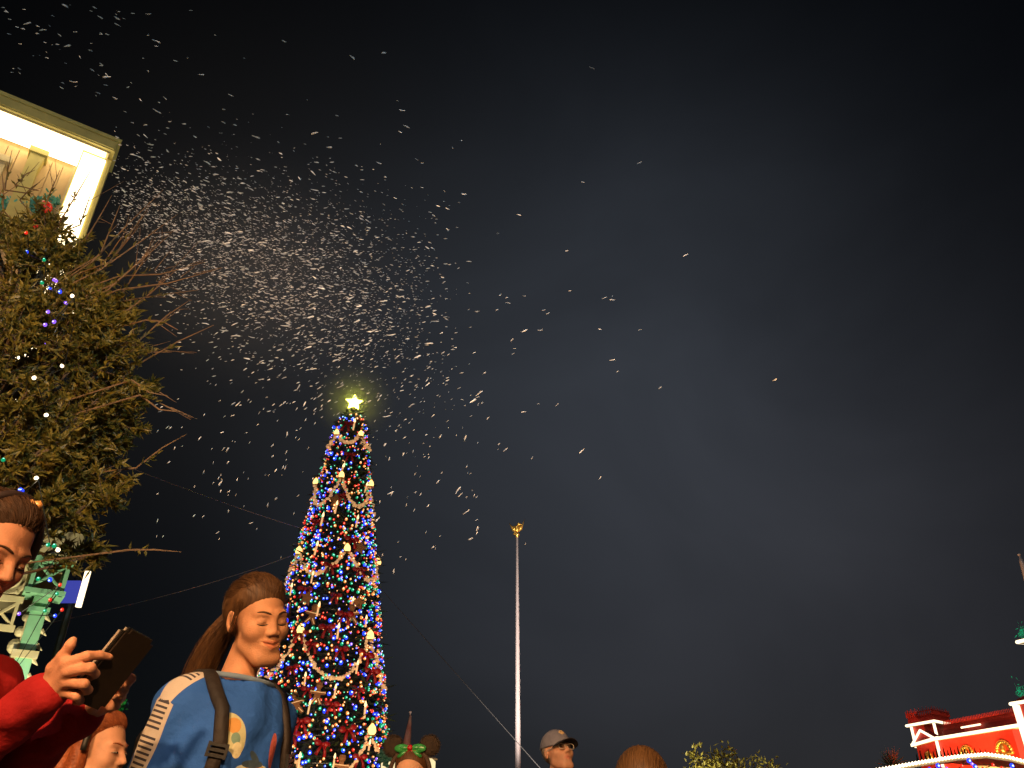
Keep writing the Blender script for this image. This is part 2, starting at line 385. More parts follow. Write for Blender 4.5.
for x, y in [(336, 596), (300, 634), (341, 650), (292, 668), (301, 722), (332, 705), (322, 745), (348, 730), (372, 672), (366, 655), (360, 758), (292, 735), (318, 522), (352, 540), (330, 566),
             (360, 570), (305, 590), (347, 424), (350, 455), (341, 496), (308, 690), (358, 690), (327, 628), (312, 645), (345, 615)]:
    p = spot(x, y, .20); t = link('ribbon_bow', None)if False else None
    if proto_bow is None:
        o = bm_.build('ribbon_bow', M['redbow'], None, True); proto_bow = o.data
    else: o = link('ribbon_bow', proto_bow)
    o.location = p; o.rotation_euler = (0, random.gauss(0, .15), PSI + random.gauss(0, .3)); k_ = random.uniform(.68, .95); o.scale = (k_,) * 3
    tag(o, f'deep red tree bow {ring_name(y)}, {side_name(x, y)}', 'bow', f'red bows on the tall tree {ring_name(y)} {side_name(x, y)}')
gp = [(-.07, .14), (-.10, .02), (-.30, .06), (-.31, -.06), (-.11, -.10), (-.13, -.2), (-.24, -.42), (-.11, -.46), (0, -.26), (.11, -.46), (.24, -.42), (.13, -.2), (.11, -.10), (.31, -.06), (.30, .06), (.10, .02), (.07, .14)]
gp = gp[::-1]
gmb = MB(); gmb.prism(gp, lambda a, d, b: Vector((a, d, b)), -.04, .04, 0); gmb.lathe((0, 0, .24), [(.02, -.13), (.11, -.1), (.14, 0), (.11, .1), (.02, .13)], 14, 0)
gmb.tube([(-.3, -.05, 0), (.3, -.05, 0)], .018, 5, 1); gmb.tube([(-.18, -.05, -.42), (-.05, -.05, -.22)], .018, 5, 1); gmb.tube([(.18, -.05, -.42), (.05, -.05, -.22)], .018, 5, 1)
smb = MB(); spn = star_poly(.34, .16, 5, 0); smb.prism(spn, lambda a, d, b: Vector((a, d, b)), -.05, .05, 0)
protos = {}
for kind, x, y, rr in [g for i, g in enumerate([('man', 313, 613, .2), ('man', 352, 613, -.1), ('star', 320, 668, 0), ('man', 318, 692, .1), ('star', 307, 598, .3), ('man', 352, 738, .5), ('star', 358, 603, .1), ('star', 360, 548, .2),
                       ('man', 352, 480, 0), ('star', 336, 500, 0), ('man', 341, 765, .1), ('star', 320, 555, .4), ('man', 296, 702, -.3)]) if i % 3 != 2]:
    p = spot(x, y, .24)
    if kind not in protos:
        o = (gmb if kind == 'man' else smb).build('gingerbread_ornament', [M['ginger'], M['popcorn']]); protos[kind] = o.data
    else: o = link('gingerbread_ornament', protos[kind])
    o.location = p; o.rotation_euler = (0, rr, PSI); o.scale = (.9,) * 3
    what = 'tree gingerbread figure' if kind == 'man' else 'tree gingerbread star'
    tag(o, f'{what} {ring_name(y)}, {side_name(x, y)}', 'ornament', 'gingerbread shapes on the tall tree')

# guy wires of the tree
M['wire_lightened'] = mat('lightened_steel_wire', (.22, .20, .18), .4, metal=.3)  # same steel made lighter for the wires that little light reaches
def wire(a, b, label, sag=.15, r=.014):
    a = Vector(a); b = Vector(b); pts = []
    for k in range(25):
        f = k / 24; p = a.lerp(b, f); p.z -= sag * 4 * f * (1 - f); pts.append(p)
    m = MB(); m.tube(pts, r, 6); o = m.build('guy_wire', M['wire_lightened'] if b.x < a.x else M['wire'], None, True); tag(o, label, 'wire', 'thin steel wires steadying the tall tree')
wire(spot(303, 530, 0), P(60, 440, 16), 'thin wire running from high on the tall tree up over the leafy tree', .1, .012)
wire(spot(296, 552, 0), P(-40, 640, 20), 'faint wire running from the middle of the tall tree down behind the girl in blue', .3, .010)
a = spot(373, 580, 0); b = P(540, 768, 30); d = b - a; b2_ = a + d * (a.z / -d.z); wire(a, b2_, 'thin wire slanting down from the tall tree past the foot of the flagpole', .0, .013)
a = spot(378, 676, 0); b = P(391, 745, 29); d = b - a; b2_ = a + d * (a.z / -d.z); wire(a, b2_, 'short steep wire at the foot of the tall tree above the round eared headband', 0, .016)

# ------------------------------------------------------------------ flagpole with gilded eagle
FP = P(518, 800, 42); FP.z = 0
pole = empty('flagpole', (FP.x, FP.y, 0))
tag(pole, 'tall pale flagpole without a flag, gold eagle on its tip', 'flagpole')
ztop = P(517, 535, 42).z
m = MB(); m.tube([(0, 0, .5), (0, 0, 5), (0, 0, ztop - .15)], [.15, .135, .075], 16); m.build('shaft', M['metal'], pole, True)
m = MB(); m.lathe((0, 0, 0), [(.6, 0), (.6, .25), (.42, .3), (.38, .6), (.2, .7)], 20); m.build('base', M['trim'], pole)
m = MB(); m.lathe((0, 0, ztop), [(.03, -.16), (.10, -.14), (.06, -.06), (.13, -.02), (.14, .06), (.06, .12)], 14); m.build('finial_ball', M['gold'], pole, True)
e = MB()                        # eagle with raised wings
e.ball((0, 0, ztop + .38), .15, 0, 2, (.85, .8, 1.5)); e.ball((.10, -.05, ztop + .62), .085, 0, 2, (1.2, 1, 1)); e.tube([(.17, -.06, ztop + .62), (.27, -.08, ztop + .58)], [.04, .008], 6)
e.tube([(-.05, .02, ztop + .2), (-.14, .05, ztop + .02)], [.08, .12], 8)
for s, h in ((-1, .35), (1, .62)):
    wv = [(s * .06, 0, ztop + .52), (s * .28, .03, ztop + .42 + h * .3), (s * .46, .06, ztop + .40 + h), (s * .34, .06, ztop + .28 + h * .5), (s * .26, .05, ztop + .18 + h * .2), (s * .06, .02, ztop + .18)]
    n = len(wv); e.add([Vector(q) + Vector((0, -.03, 0)) for q in wv] + [Vector(q) + Vector((0, .03, 0)) for q in wv], [tuple(range(n)), tuple(range(2 * n - 1, n - 1, -1))] + [(k, k + n, (k + 1) % n + n, (k + 1) % n) for k in range(n)])
e.build('eagle', M['gold'], pole, True)

# ------------------------------------------------------------------ furled pennant behind the round-eared headband
pb = P(405, 800, 38); pb.z = 0; pz = P(405, 713, 38).z
pn = empty('furled_flag', (pb.x, pb.y, 0)); tag(pn, 'small pink and grey flag hanging furled on a slim pole above the headband', 'flag')
m = MB(); m.tube([(0, 0, 0), (0, 0, pz)], [.05, .03], 8); m.ball((0, 0, pz + .03), .07, 0, 1); m.build('pole', M['metal'], pn)
m = MB(); m.tube([(.02, -.05, pz - .1), (.0, -.07, pz - .5), (-.05, -.08, pz - 1.1), (-.07, -.09, pz - 1.6), (-.05, -.08, pz - 2.0)], [.05, .10, .17, .20, .12], 9)
m.build('cloth', mat('faded_flag_cloth', (.45, .16, .14), .8, col2=(.55, .42, .40), scale=2.2, bump=.6, bscale=9), pn, True)

# small lit kiosk behind that head
kb = P(405, 830, 15); kb.z = 0; kz = P(405, 760, 15).z
ks = empty('ticket_kiosk', (kb.x, kb.y, 0)); tag(ks, 'small lit cream kiosk with leafy green swag behind the round eared headband', 'kiosk')
m = MB(); m.box((0, 0, (kz - .3) / 2), (.84, .7, kz - .3)); m.build('body', M['cream'], ks)
m = MB(); m.box((0, 0, kz - .15), (.86, .72, .296)); m.build('lit_panel', glow('kiosk_light', (1, .80, .42), 1.1), ks)
m = MB(); m.lathe((0, 0, 0), [(.50, kz), (.48, kz + .03), (.1, kz + .05)], 4); m.build('roof', M['trim'], ks)
m = MB()
for k in range(120): m.ball((random.uniform(-.46, -.18), -.42 + random.gauss(0, .03), kz + random.gauss(.02, .05)), random.uniform(.02, .04), 0, 1, (1.6, .5, .8))
m.build('green_swag', M['garland'], ks)
# ------------------------------------------------------------------ left building: lit cornice frame round a recessed clapboard wall
BC = P(114, 145, 9.0); BD = Vector((.824, .566, 0)); BN = Vector((.566, -.824, 0))
def B(s, q, z): return Vector((BC.x, BC.y, 0)) - BD * s + BN * q + Vector((0, 0, z))
ZT = BC.z
bld = empty('corner_building', B(0, -.5, 0)); BO = Vector(bld.location)
tag(bld, 'cream clapboard building corner with brilliantly lit cornice frame above the leafy tree', 'building')
def BL(s, q, z): return B(s, q, z) - BO
WID = 7.0
m = MB()                      # wall as boards with real gaps
bw = .155; s0 = .42; k = 0
m.frame_box(BL, (.10, -.62, 3.5), (WID, -.53, ZT - .1))
while s0 + k * bw < WID - .1:
    a = s0 + k * bw; m.frame_box(BL, (a + .006, -.53, 3.52), (a + bw - .006, -.5 + .004 * (k % 3), ZT - .38)); k += 1
m.build('wall', M['cream'], bld)
m = MB(); m.frame_box(BL, (.12, -6, .02), (WID, -.63, ZT - .12)); m.build('inner_block', M['dark'], bld)
m = MB()                      # cornice: fascia and crown moulding
m.frame_box(BL, (-.05, -.60, ZT - .26), (WID, .16, ZT - .06)); m.frame_box(BL, (-.09, -.62, ZT - .057), (WID, .19, ZT)); m.frame_box(BL, (-.02, .163, ZT - .24), (WID, .185, ZT - .10))
m.build('cornice', M['olive'], bld)
m = MB(); m.frame_box(BL, (.02, -.50, ZT - .29), (WID, .10, ZT - .263)); m.build('soffit_board', M['trim'], bld)
m = MB(); m.frame_box(BL, (.06, -.46, ZT - .33), (WID, .09, ZT - .293)); m.build('soffit_light', M['tubelight'], bld)
m = MB(); m.frame_box(BL, (-.05, -.60, 3.4), (.375, .0, ZT - .333)); m.build('corner_pilaster', M['olive'], bld)
m = MB(); m.frame_box(BL, (.030, .003, 3.5), (.355, .035, ZT - .40)); m.build('pilaster_light', M['tubelight'], bld)
m = MB(); m.frame_box(BL, (.378, -.499, 3.5), (.43, -.40, ZT - .40)); m.build('inner_edge_trim', M['trim'], bld)
wz = ZT - .80
wn = MB(); wn.frame_box(BL, (1.28, -.497, wz - 2.2), (1.40, -.42, wz)); wn.frame_box(BL, (2.3, -.497, wz - 2.2), (2.42, -.42, wz)); wn.frame_box(BL, (1.22, -.497, wz + .003), (2.48, -.38, wz + .12)); wn.frame_box(BL, (1.22, -.497, wz - 2.32), (2.48, -.36, wz - 2.203))
wf = wn.build('window_frame', M['trim'], bld)
m = MB(); m.frame_box(BL, (1.403, -.496, wz - 2.2), (2.297, -.47, wz - .003)); m.build('window_blind', mat('lit_blind', (.62, .45, .22), .7, var=.05, emit=(1, .62, .22), es=.12), wf)
# curved olive scroll bracket under the cornice
pr = [(-.5, .55), (-.08, .55), (-.06, .45), (-.12, .40), (-.24, .30), (-.32, .10), (-.36, -.2), (-.38, -.55), (-.42, -.75), (-.5, -.8)]
m = MB(); F = lambda q, s, z: BL(.93 + s, q, ZT - 1.02 + z * 1.15); G = lambda s, q, z: BL(.93 - s, q, ZT - .42 + z); m.prism([(-.10, 0), (-.10, -1.5), (.42, -1.5), (.30, -1.38), (.16, -1.12), (.09, -.80), (.07, -.40), (.10, -.12), (.10, 0)], G, -.50, -.28); m.prism([(-.13, .0), (-.13, -.10), (.13, -.10), (.13, .0)], lambda s, q, z: G(s, q, z + .004), -.50, -.25)
m.build('scroll_bracket', M['olive'], bld)
# garland hung on the wall, with a red bow-ball (thing of its own)
gz = P(50, 205, 9.3).z
gr = empty('wall_garland', B(.9, -.42, gz)); g0 = Vector(gr.location)
tag(gr, 'green tinsel garland with red baubles hung across the cream wall behind the leafy tree', 'garland')
m = MB()
for k in range(900):
    f = random.random(); s = .5 + 1.5 * f; z = gz - .35 + .5 * (2 * f - 1) ** 2 * 1.2 - .35 * (1 - f)
    p = B(s, -.40, z) + Vector((random.gauss(0, .05), random.gauss(0, .05), random.gauss(0, .06))) - g0
    d = Vector((random.gauss(0, 1), random.gauss(0, 1), random.gauss(0, 1))).normalized() * random.uniform(.05, .10); s_ = d.orthogonal().normalized() * .012
    n = len(m.v); m.add([p - s_, p + s_, p + d + s_, p + d - s_], [(0, 1, 2, 3)])
m.build('tinsel', M['teal'], gr)
for px, py, r in [(45, 207, .10), (33, 226, .09), (64, 262, .08)]:
    m = MB(); q = P(px, py, 8.75) - g0; m.ball(q, r, 0, 3); m.tube([q + Vector((0, 0, r * .95)), q + Vector((0, 0, r * 1.2))], .02, 8)
    m.build('bauble', mat('red_bauble', (.75, .02, .02), .2, var=.03), gr, True)

# ------------------------------------------------------------------ porch below it: mint post with gingerbread brackets
pc = P(33, 628, 8.2); PX, PY = pc.x, pc.y; pz = P(44, 598, 8.2).z
por = empty('gingerbread_porch', (PX, PY, 0)); tag(por, 'mint green porch post with cream gingerbread trim and railing below the leafy tree', 'porch')
ang = R(34.5)
def PB(a, b, z):             # a: away to the left along the porch front, b: out, z
    return Vector((-math.cos(ang) * a + math.sin(ang) * b, -math.sin(ang) * a - math.cos(ang) * b, z))
m = MB(); m.frame_box(PB, (-.075, -.075, 0), (.075, .075, pz)); m.frame_box(PB, (-.10, -.10, 0), (.10, .10, .5))
m.frame_box(PB, (-.10, -.10, pz - .16), (.10, .10, pz - .11)); m.build('post', M['mint'], por)
m = MB()                      # capital: open lattice box
for a in (-.15, .15):
    for b in (-.15, .15): m.frame_box(PB, (a - .02, b - .02, pz + .003), (a + .02, b + .02, pz + .34))
for z in (pz + .003, pz + .34): m.frame_box(PB, (-.19, -.19, z), (.19, .19, z + .05))
for s in (-1, 1):
    m.tube([PB(-.14, .15, pz + .05 + (.15 - s * .13)), PB(.14, .15, pz + .05 + (.15 + s * .13))], .016, 6); m.tube([PB(-.15, -.14, pz + .2 - s * .13), PB(-.15, .14, pz + .2 + s * .13)], .016, 6)
m.build('capital', M['mint'], por)
m = MB()                      # scalloped cream spindles down both sides of the post
for k in range(16):
    z = pz - .22 - k * .145; r = .035 + .018 * ((k * 7) % 3)
    m.ball(PB(.075 + r * .5, .02, z), r, 0, 2, (1, 1, 1.1)); m.tube([PB(-.075, .05, z + .03), PB(-.135, .06, z - .02)], [.03, .004], 6)
m.frame_box(PB, (.077, -.02, .3), (.088, .06, pz - .2)); m.frame_box(PB, (-.11, -.11, pz - .62), (.125, .125, pz - .55)); m.frame_box(PB, (-.10, -.105, pz - 1.2), (.12, .12, pz - 1.13))
m.build('post_trim', M['trim'], por)
m = MB()                      # fretwork frieze between this post and the next: rails, X lattice and scrolls
zt, zb = pz + .38, pz - .34
for z in (zt, pz - .05, zb): m.frame_box(PB, (.16, -.03, z - .03), (2.2, .03, z + .03))
k = 0; a = .2
while a < 2.1:
    m.tube([PB(a, 0, zb + .03), PB(a + .24, 0, pz - .08)], .018, 5); m.tube([PB(a + .24, .012, zb + .03), PB(a, .012, pz - .08)], .018, 5)
    m.frame_box(PB, (a - .015, -.028, zb + .031), (a + .015, .028, pz - .081)); a += .27
for c in (.34, .72, 1.1, 1.5):
    for rr in (.16, .09):
        m.tube([PB(c + rr * math.cos(t), 0, pz + .16 + rr * math.sin(t)) for t in np.linspace(0, 2 * math.pi, 22)], .024, 6)
    for t in np.linspace(0, 2 * math.pi, 7)[:-1]: m.ball(PB(c + .2 * math.cos(t), 0, pz + .16 + .16 * math.sin(t)), .035, 0, 1)
m.build('fretwork', M['trim'], por)
m = MB(); m.frame_box(PB, (-.22, -3, zt + .035), (2.3, .2, zt + .30)); m.build('beam', M['trim'], por)
m = MB(); m.frame_box(PB, (-.12, -.05, 0), (-.08, .05, .02)); m.frame_box(PB, (2.0, -.075, 0), (2.15, .075, pz)); m.build('far_post', M['mint'], por)
# lit blue end panel with a white tube on its edge, on a neighbouring front
lp = P(70, 592, 11); sg = empty('lit_sign_board', (lp.x, lp.y, 0)); tag(sg, 'blue lit board edged by one bright white tube under the leafy tree', 'sign')
za, zb_ = P(74, 608, 11).z, P(84, 576, 11).z
m = MB(); m.box((0, 0, (za + zb_) / 2), (.26, .1, zb_ - za - .16)); m.build('panel', M['bluelit'], sg)
m = MB(); m.tube([(.21, -.06, za), (.21, -.06, zb_ + .05)], .042, 10); m.build('tube', M['tubewhite'], sg)
m = MB(); m.tube([(0, .1, 0), (0, .1, zb_)], .05, 8); m.build('pole', M['iron'], sg)

# ------------------------------------------------------------------ leafy street tree in front of the building
tc_ = P(8, 400, 5.6); TX, TY = tc_.x - .25, 5.6
tree = empty('street_tree', (TX, TY, 0)); tag(tree, 'leafy street tree with bare twigs and tangled lights in front of the lit building corner', 'tree')
m = MB(); m.tube([(.0, 0, 0), (.03, .02, 1.2), (-.02, .05, 2.6), (.05, 0, 4.2), (.1, .05, 5.8)], [.15, .12, .10, .07, .02], 12); m.build('trunk', M['bark'], tree, True)
m = MB(); lv = []; lf = []
def in_crown(p):              # uneven crown: main mass plus shoulders
    def el(c, r): return sum(((p[i] - c[i]) / r[i]) ** 2 for i in range(3))
    return min(el((0, 0, 4.4), (1.28, 1.15, 1.30)), el((.66, -.05, 4.45), (.70, .8, .86)), el((.66, 0, 3.3), (.74, .75, .74)), el((-.25, 0, 5.47), (.85, .8, .69)), el((.25, 0, 3.0), (.80, .8, .50)))
def leaf(p, d, L, wd):
    d = d.normalized(); s = d.cross(Vector((random.gauss(0, 1), random.gauss(0, 1), random.gauss(0, 1)))).normalized() * wd; up = d.cross(s).normalized() * wd * .35
    n = len(lv); lv.extend([p, p + d * L * .35 + s + up, p + d * L, p + d * L * .35 - s + up, p + d * L * .45 - up * .3]); lf.extend([(n, n + 1, n + 4), (n + 1, n + 2, n + 4), (n + 2, n + 3, n + 4), (n + 3, n, n + 4)])
limbs = []
for k in range(235):
    for _ in range(60):
        p = Vector((random.uniform(-1.5, 1.6), random.uniform(-1.2, 1.0), random.uniform(2.9, 6.4)))
        e = in_crown(p)
        if .25 < e < 1.0 and (e > .5 or random.random() < .4): break
    base = Vector((.02, .02, max(2.6, p.z - .5 - .8 * math.hypot(p.x, p.y))))
    mid = base.lerp(p, .55) + Vector((random.gauss(0, .08), random.gauss(0, .08), random.gauss(.05, .08)))
    limbs.append((base, mid, p)); m.tube([base, mid, p], [.022, .012, .005], 5)
    for t in range(11):       # leafy shoots off each limb end
        q0 = mid.lerp(p, random.uniform(.2, 1.0))
        dd = (q0 - Vector((0, 0, q0.z - .3))).normalized() + Vector((random.gauss(0, .7), random.gauss(0, .7), random.gauss(.15, .6)))
        dd.normalize(); L = random.uniform(.18, .42)
        if in_crown(q0 + dd * L) > 1.12 or q0.z < 3.1: L *= .4
        m.tube([q0, q0 + dd * L], [.005, .002], 4, cap=False)
        for j in range(30):
            f = random.uniform(.1, 1.05); pd = (dd * .6 + Vector((random.gauss(0, .6), random.gauss(0, .6), random.gauss(0, .6))))
            leaf(q0 + dd * L * f, pd, random.uniform(.032, .105), random.uniform(.007, .018))
m.build('limbs', M['bark'], tree)
m = MB()
tw = [((92, 262), (163, 190)), ((100, 270), (178, 214)), ((104, 268), (140, 225)), ((112, 285), (172, 232)), ((118, 290), (222, 268)), ((130, 300), (198, 290)), ((142, 362), (214, 325)),
      ((140, 340), (190, 300)), ((136, 468), (187, 434)), ((128, 550), (181, 552)), ((140, 395), (182, 412)), ((95, 275), (128, 228)), ((85, 240), (112, 195)), ((5, 190), (12, 150)), ((15, 185), (35, 170)),
      ((120, 276), (205, 262)), ((108, 290), (160, 240)), ((146, 320), (178, 330)), ((3, 210), (2, 172)), ((20, 200), (40, 182)), ((64, 215), (94, 165)), ((118, 300), (150, 250)),
      ((110, 262), (150, 205)), ((128, 310), (176, 270)), ((100, 255), (120, 205)), ((138, 345), (172, 352)), ((132, 380), (168, 396)), ((80, 225), (92, 190)), ((45, 205), (60, 170))]
for (x0, y0), (x1, y1) in tw:
    D0 = 5.5 + random.uniform(-.3, .3); D1 = D0 + random.uniform(-.25, .15)
    a = P(x0, y0, D0) - Vector(tree.location); b = P(x1, y1, D1) - Vector(tree.location)
    a0 = a.lerp(Vector((.05, 0, a.z - .25)), .5); mid = a.lerp(b, .5) + Vector((0, 0, random.gauss(0, .03)))
    m.tube([a0, a, mid, b], [.006, .0075, .006, .0022], 5)
    for j in range(random.randint(1, 3) if y0 < 430 else 0):
        q = a.lerp(b, random.uniform(.3, .85)); d = (b - a).normalized() + Vector((random.gauss(0, .5), random.gauss(0, .4), random.gauss(.1, .5)))
        m.tube([q, q + d * random.uniform(.08, .25)], [.0035, .0015], 4)
    for j in range(7): leaf(a.lerp(b, random.uniform(0, .45)), (b - a) + Vector((random.gauss(0, .3), random.gauss(0, .3), random.gauss(0, .3))), random.uniform(.05, .09), .012)
m.build('bare_twigs', M['twig'], tree)
mesh('leaves', lv, lf, M['leaf'], tree)
# light strings tangled in the crown
def tree_lights(label, spots):
    p0 = P(spots[0][0], spots[0][1], 5.0); s_ = empty('light_string', p0); tag(s_, label, 'string lights')
    pts = [P(x, y, 4.85 + .25 * math.sin(i * 1.7)) - p0 for i, (x, y, c) in enumerate(spots)]
    m = MB(); m.tube([q + Vector((0, .03, 0)) for q in pts], .0035, 4); m.build('wire', M['iron'], s_)
    for q, (x, y, c) in zip(pts, spots):
        o = link('bulb', TB[c], s_); o.location = q; o.rotation_euler = (random.uniform(-1, 1), random.uniform(-1, 1), 0)
TB = {k: bulb_mesh('tree_bulb_' + k, M['bulb_' + k], .013, 2, CORE[k]) for k in ('blue', 'green', 'red', 'violet', 'white')}
tree_lights('red and blue light string in the top of the leafy tree near the red bauble', [(26, 233, 'red'), (27, 252, 'blue'), (44, 260, 'green'), (42, 283, 'green'), (54, 280, 'violet'), (50, 288, 'blue'), (60, 292, 'blue')])
tree_lights('violet light string hanging down the middle of the leafy tree', [(56, 281, 'violet'), (62, 290, 'violet'), (48, 312, 'violet'), (54, 322, 'violet'), (66, 303, 'violet'), (46, 345, 'violet'), (45, 325, 'violet'), (72, 296, 'white'), (74, 312, 'white'), (62, 366, 'white'), (34, 378, 'white'), (46, 415, 'white')])
tree_lights('green and white light string in the lower crown above the person in red', [(3, 460, 'green'), (10, 461, 'green'), (20, 490, 'blue'), (22, 491, 'blue'), (36, 478, 'white'), (48, 545, 'green'), (54, 546, 'green'), (58, 550, 'white'), (38, 579, 'green'), (50, 580, 'blue')])
pl = empty('light_string', P(57, 594, 7.8)); tag(pl, 'green blue and red light string wound along the porch post capital', 'string lights'); p0 = Vector(pl.location)
ps = [(57, 594, 'green'), (45, 611, 'green'), (55, 616, 'blue'), (19, 614, 'violet'), (60, 585, 'red'), (50, 600, 'red'), (6, 682, 'green'), (62, 610, 'red')]
m = MB(); m.tube([P(x, y, 7.75) - p0 for x, y, c in ps], .006, 4); m.build('wire', M['iron'], pl)
for x, y, c in ps: o = link('bulb', TB[c], pl); o.location = P(x, y, 7.7) - p0; o.scale = (1.25,) * 3

# ------------------------------------------------------------------ soap foam flakes blown from the roof edge
def foam_mesh(seed):
    rr = random.Random(seed); bm = bmesh.new(); bmesh.ops.create_icosphere(bm, subdivisions=2, radius=1)
    ph = [rr.uniform(0, 6) for _ in range(4)]
    for v in bm.verts:
        c = v.co.copy(); k_ = 1 + .22 * math.sin(3 * c.x + ph[0]) + .2 * math.sin(4 * c.y + ph[1]) * math.cos(3 * c.z + ph[2])
        taper = 1 - .35 * c.x * (1 if seed % 2 else -1)
        v.co = Vector((c.x * k_, c.y * k_ * .20 * taper + .10 * math.sin(2.2 * c.x + ph[3]), c.z * k_ * .19 * taper))
    me = bpy.data.meshes.new('foam_flake'); bm.to_mesh(me); bm.free(); me.materials.append(M['foam'])
    me.polygons.foreach_set('use_smooth', np.ones(len(me.polygons), dtype=bool)); return me
FM = [foam_mesh(s) for s in range(7)]
RIGHT = Vector((1, 0, 0)); UPV = Vector((0, -SP, CP)); FWD = Vector((0, CP, SP))
def flake_dir(x, y):
    # blown out along the plume, then falling
    fall = max(0, min(1, (y - 300) / 160)) ; fall = max(fall, max(0, (x - 420) / 300) * .6)
    a = R(random.gauss(-4 + 62 * fall - (14 if y < 230 else 0), 14))
    return a
def flake_matrix(x, y, px_len):
    D = random.uniform(4.6, 9.5); p = P(x, y, D); t = (p - CAM).dot(FWD); L = px_len * t / FPX / 2
    a = flake_dir(x, y); ax = (RIGHT * math.cos(a) + UPV * math.sin(a) + FWD * random.gauss(0, .25)).normalized()
    bx = ax.cross(FWD).normalized(); cx = ax.cross(bx).normalized(); rot = random.uniform(0, 6.28)
    b2 = bx * math.cos(rot) + cx * math.sin(rot); c2 = ax.cross(b2); wd = L * random.uniform(.75, 1.15)
    Mx = Matrix.Identity(4)
    for i in range(3): Mx[i][0] = ax[i] * L; Mx[i][1] = b2[i] * wd; Mx[i][2] = c2[i] * wd; Mx[i][3] = p[i]
    return Mx
def clear_of(x, y):
    if x < 0 or y < 0: return False
    if x < 112 and y > 70 + .40 * x: return False
    if x < 165 and 270 < y < 560 and x < 155: return False
    if x < 135 and y > 240: return False
    if y > 595: return False
    if x < 300 and y > 565 and x > 200: return False
    if abs(x - (355 - (y - 403) * .137)) < 8 + (y - 400) * .2 and y > 400: return False
    return True
def plume_sample():
    for _ in range(100):
        q = random.random()
        if q < .70:
            f = random.betavariate(1.5, 2.2); x = 105 + 380 * f; y = 205 + 125 * f + random.gauss(0, 40 + 36 * f) + 6
        elif q < .88: x = random.gauss(335, 95); y = random.gauss(345, 70)
        elif q < .955: x = random.uniform(120, 480); y = random.uniform(380, 560) 
        else: x = abs(random.gauss(0, 110)); y = random.uniform(5, 150)
        if clear_of(x, y): return x, y
    return 260, 280
spread = [(41, 30), (17, 27), (67, 46), (80, 57), (92, 70), (107, 75), (75, 82), (98, 93), (115, 98), (165, 98), (91, 11), (117, 18), (118, 25), (156, 41), (148, 14), (284, 41), (352, 57), (384, 53), (379, 163), (315, 133),
          (256, 137), (592, 68), (519, 215), (639, 163), (583, 182), (600, 478), (582, 451), (508, 303), (540, 330), (612, 300), (604, 298), (640, 330), (660, 388), (524, 412), (557, 405), (612, 360), (512, 340), (505, 450), (532, 458), (775, 380), (686, 255)]
gname = {'a': ('white soap foam flake blown thick across the plume beside the lit cornice', 'foam flakes in the thick of the plume'),
         'b': ('single soap foam flake drifting high in the dark sky above the lit cornice', 'foam flakes high above the lit cornice'),
         'c': ('soap foam flake falling steeply through the dark sky beside the tall tree', 'foam flakes falling beside the tall tree'),
         'd': ('stray soap foam flake far out in the open sky past the star', 'stray foam flakes over the flagpole side')}
def which(x, y): return 'd' if x > 470 else 'b' if (y < 110 + .25 * x) else 'c' if y > 370 else 'a'
pts = list(spread)
while len(pts) < 300: pts.append(plume_sample())
for i, (x, y) in enumerate(pts):
    o = link('foam_flake', FM[i % 7]); o.matrix_world = flake_matrix(x, y, random.uniform(3.8, 8.0) if x < 480 else random.uniform(4.0, 7))
    l, g = gname[which(x, y)]; tag(o, l, 'foam flake', g)
vs = []; fs = []
src = [(np.array([v.co[:] for v in me.vertices]), np.array([p.vertices[:] for p in me.polygons])) for me in FM]
small = []
bmq = bmesh.new(); bmesh.ops.create_icosphere(bmq, subdivisions=1, radius=1); iv = np.array([v.co[:] for v in bmq.verts]); jf = np.array([[v.index for v in f.verts] for f in bmq.faces]); bmq.free()
n0 = 0
for i in range(6800):
    x, y = plume_sample()
    if i > 1500:                              # fine froth in the core of the plume
        f = random.betavariate(1.7, 2.0); x = 100 + 360 * f; y = 205 + 125 * f + random.gauss(0, 30 + 30 * f)
        if not clear_of(x, y): continue
    Mx = np.array(flake_matrix(x, y, random.uniform(2.2, 5.6) if i < 1500 else random.uniform(.8, 2.7)))
    v = iv.copy(); v[:, 1] = v[:, 1] * .22 + .08 * np.sin(2.2 * v[:, 0] + i); v[:, 2] *= .20; v *= (1 + .18 * np.sin(3 * iv[:, [0]] + i) * np.cos(4 * iv[:, [1]] + 2 * i))
    vs.append(v @ Mx[:3, :3].T + Mx[:3, 3]); fs.append(jf + n0); n0 += len(v)
o = mesh('foam_spray', np.concatenate(vs), np.concatenate(fs).tolist(), M['foam'], None, True)
tag(o, 'fine spray of tiny soap foam flakes filling the plume between cornice and star', 'foam', kind='stuff')

# the drifting mist the flakes come out of
mm = MB(); mm.ball((0, 0, 0), 1, 0, 4); mo = mm.build('mist_volume', None, None, True); mo.location = P(255, 275, 7.2); mo.scale = (2.5, 1.9, 1.75); mo.rotation_euler = (0, R(14), 0)
vm2 = bpy.data.materials.new('plume_mist'); vm2.use_nodes = True; vn2 = vm2.node_tree; vn2.nodes.remove(vn2.nodes['Principled BSDF'])
pv2 = vn2.nodes.new('ShaderNodeVolumePrincipled'); pv2.inputs['Color'].default_value = (.9, .95, 1, 1)
vt2 = vn2.nodes.new('ShaderNodeTexCoord'); vg2 = vn2.nodes.new('ShaderNodeVectorMath'); vg2.operation = 'LENGTH'; vn2.links.new(vt2.outputs['Object'], vg2.inputs[0])
vr2 = vn2.nodes.new('ShaderNodeMapRange'); vr2.interpolation_type = 'SMOOTHERSTEP'; vr2.inputs['From Min'].default_value = 0; vr2.inputs['From Max'].default_value = 1; vr2.inputs['To Min'].default_value = .05; vr2.inputs['To Max'].default_value = 0
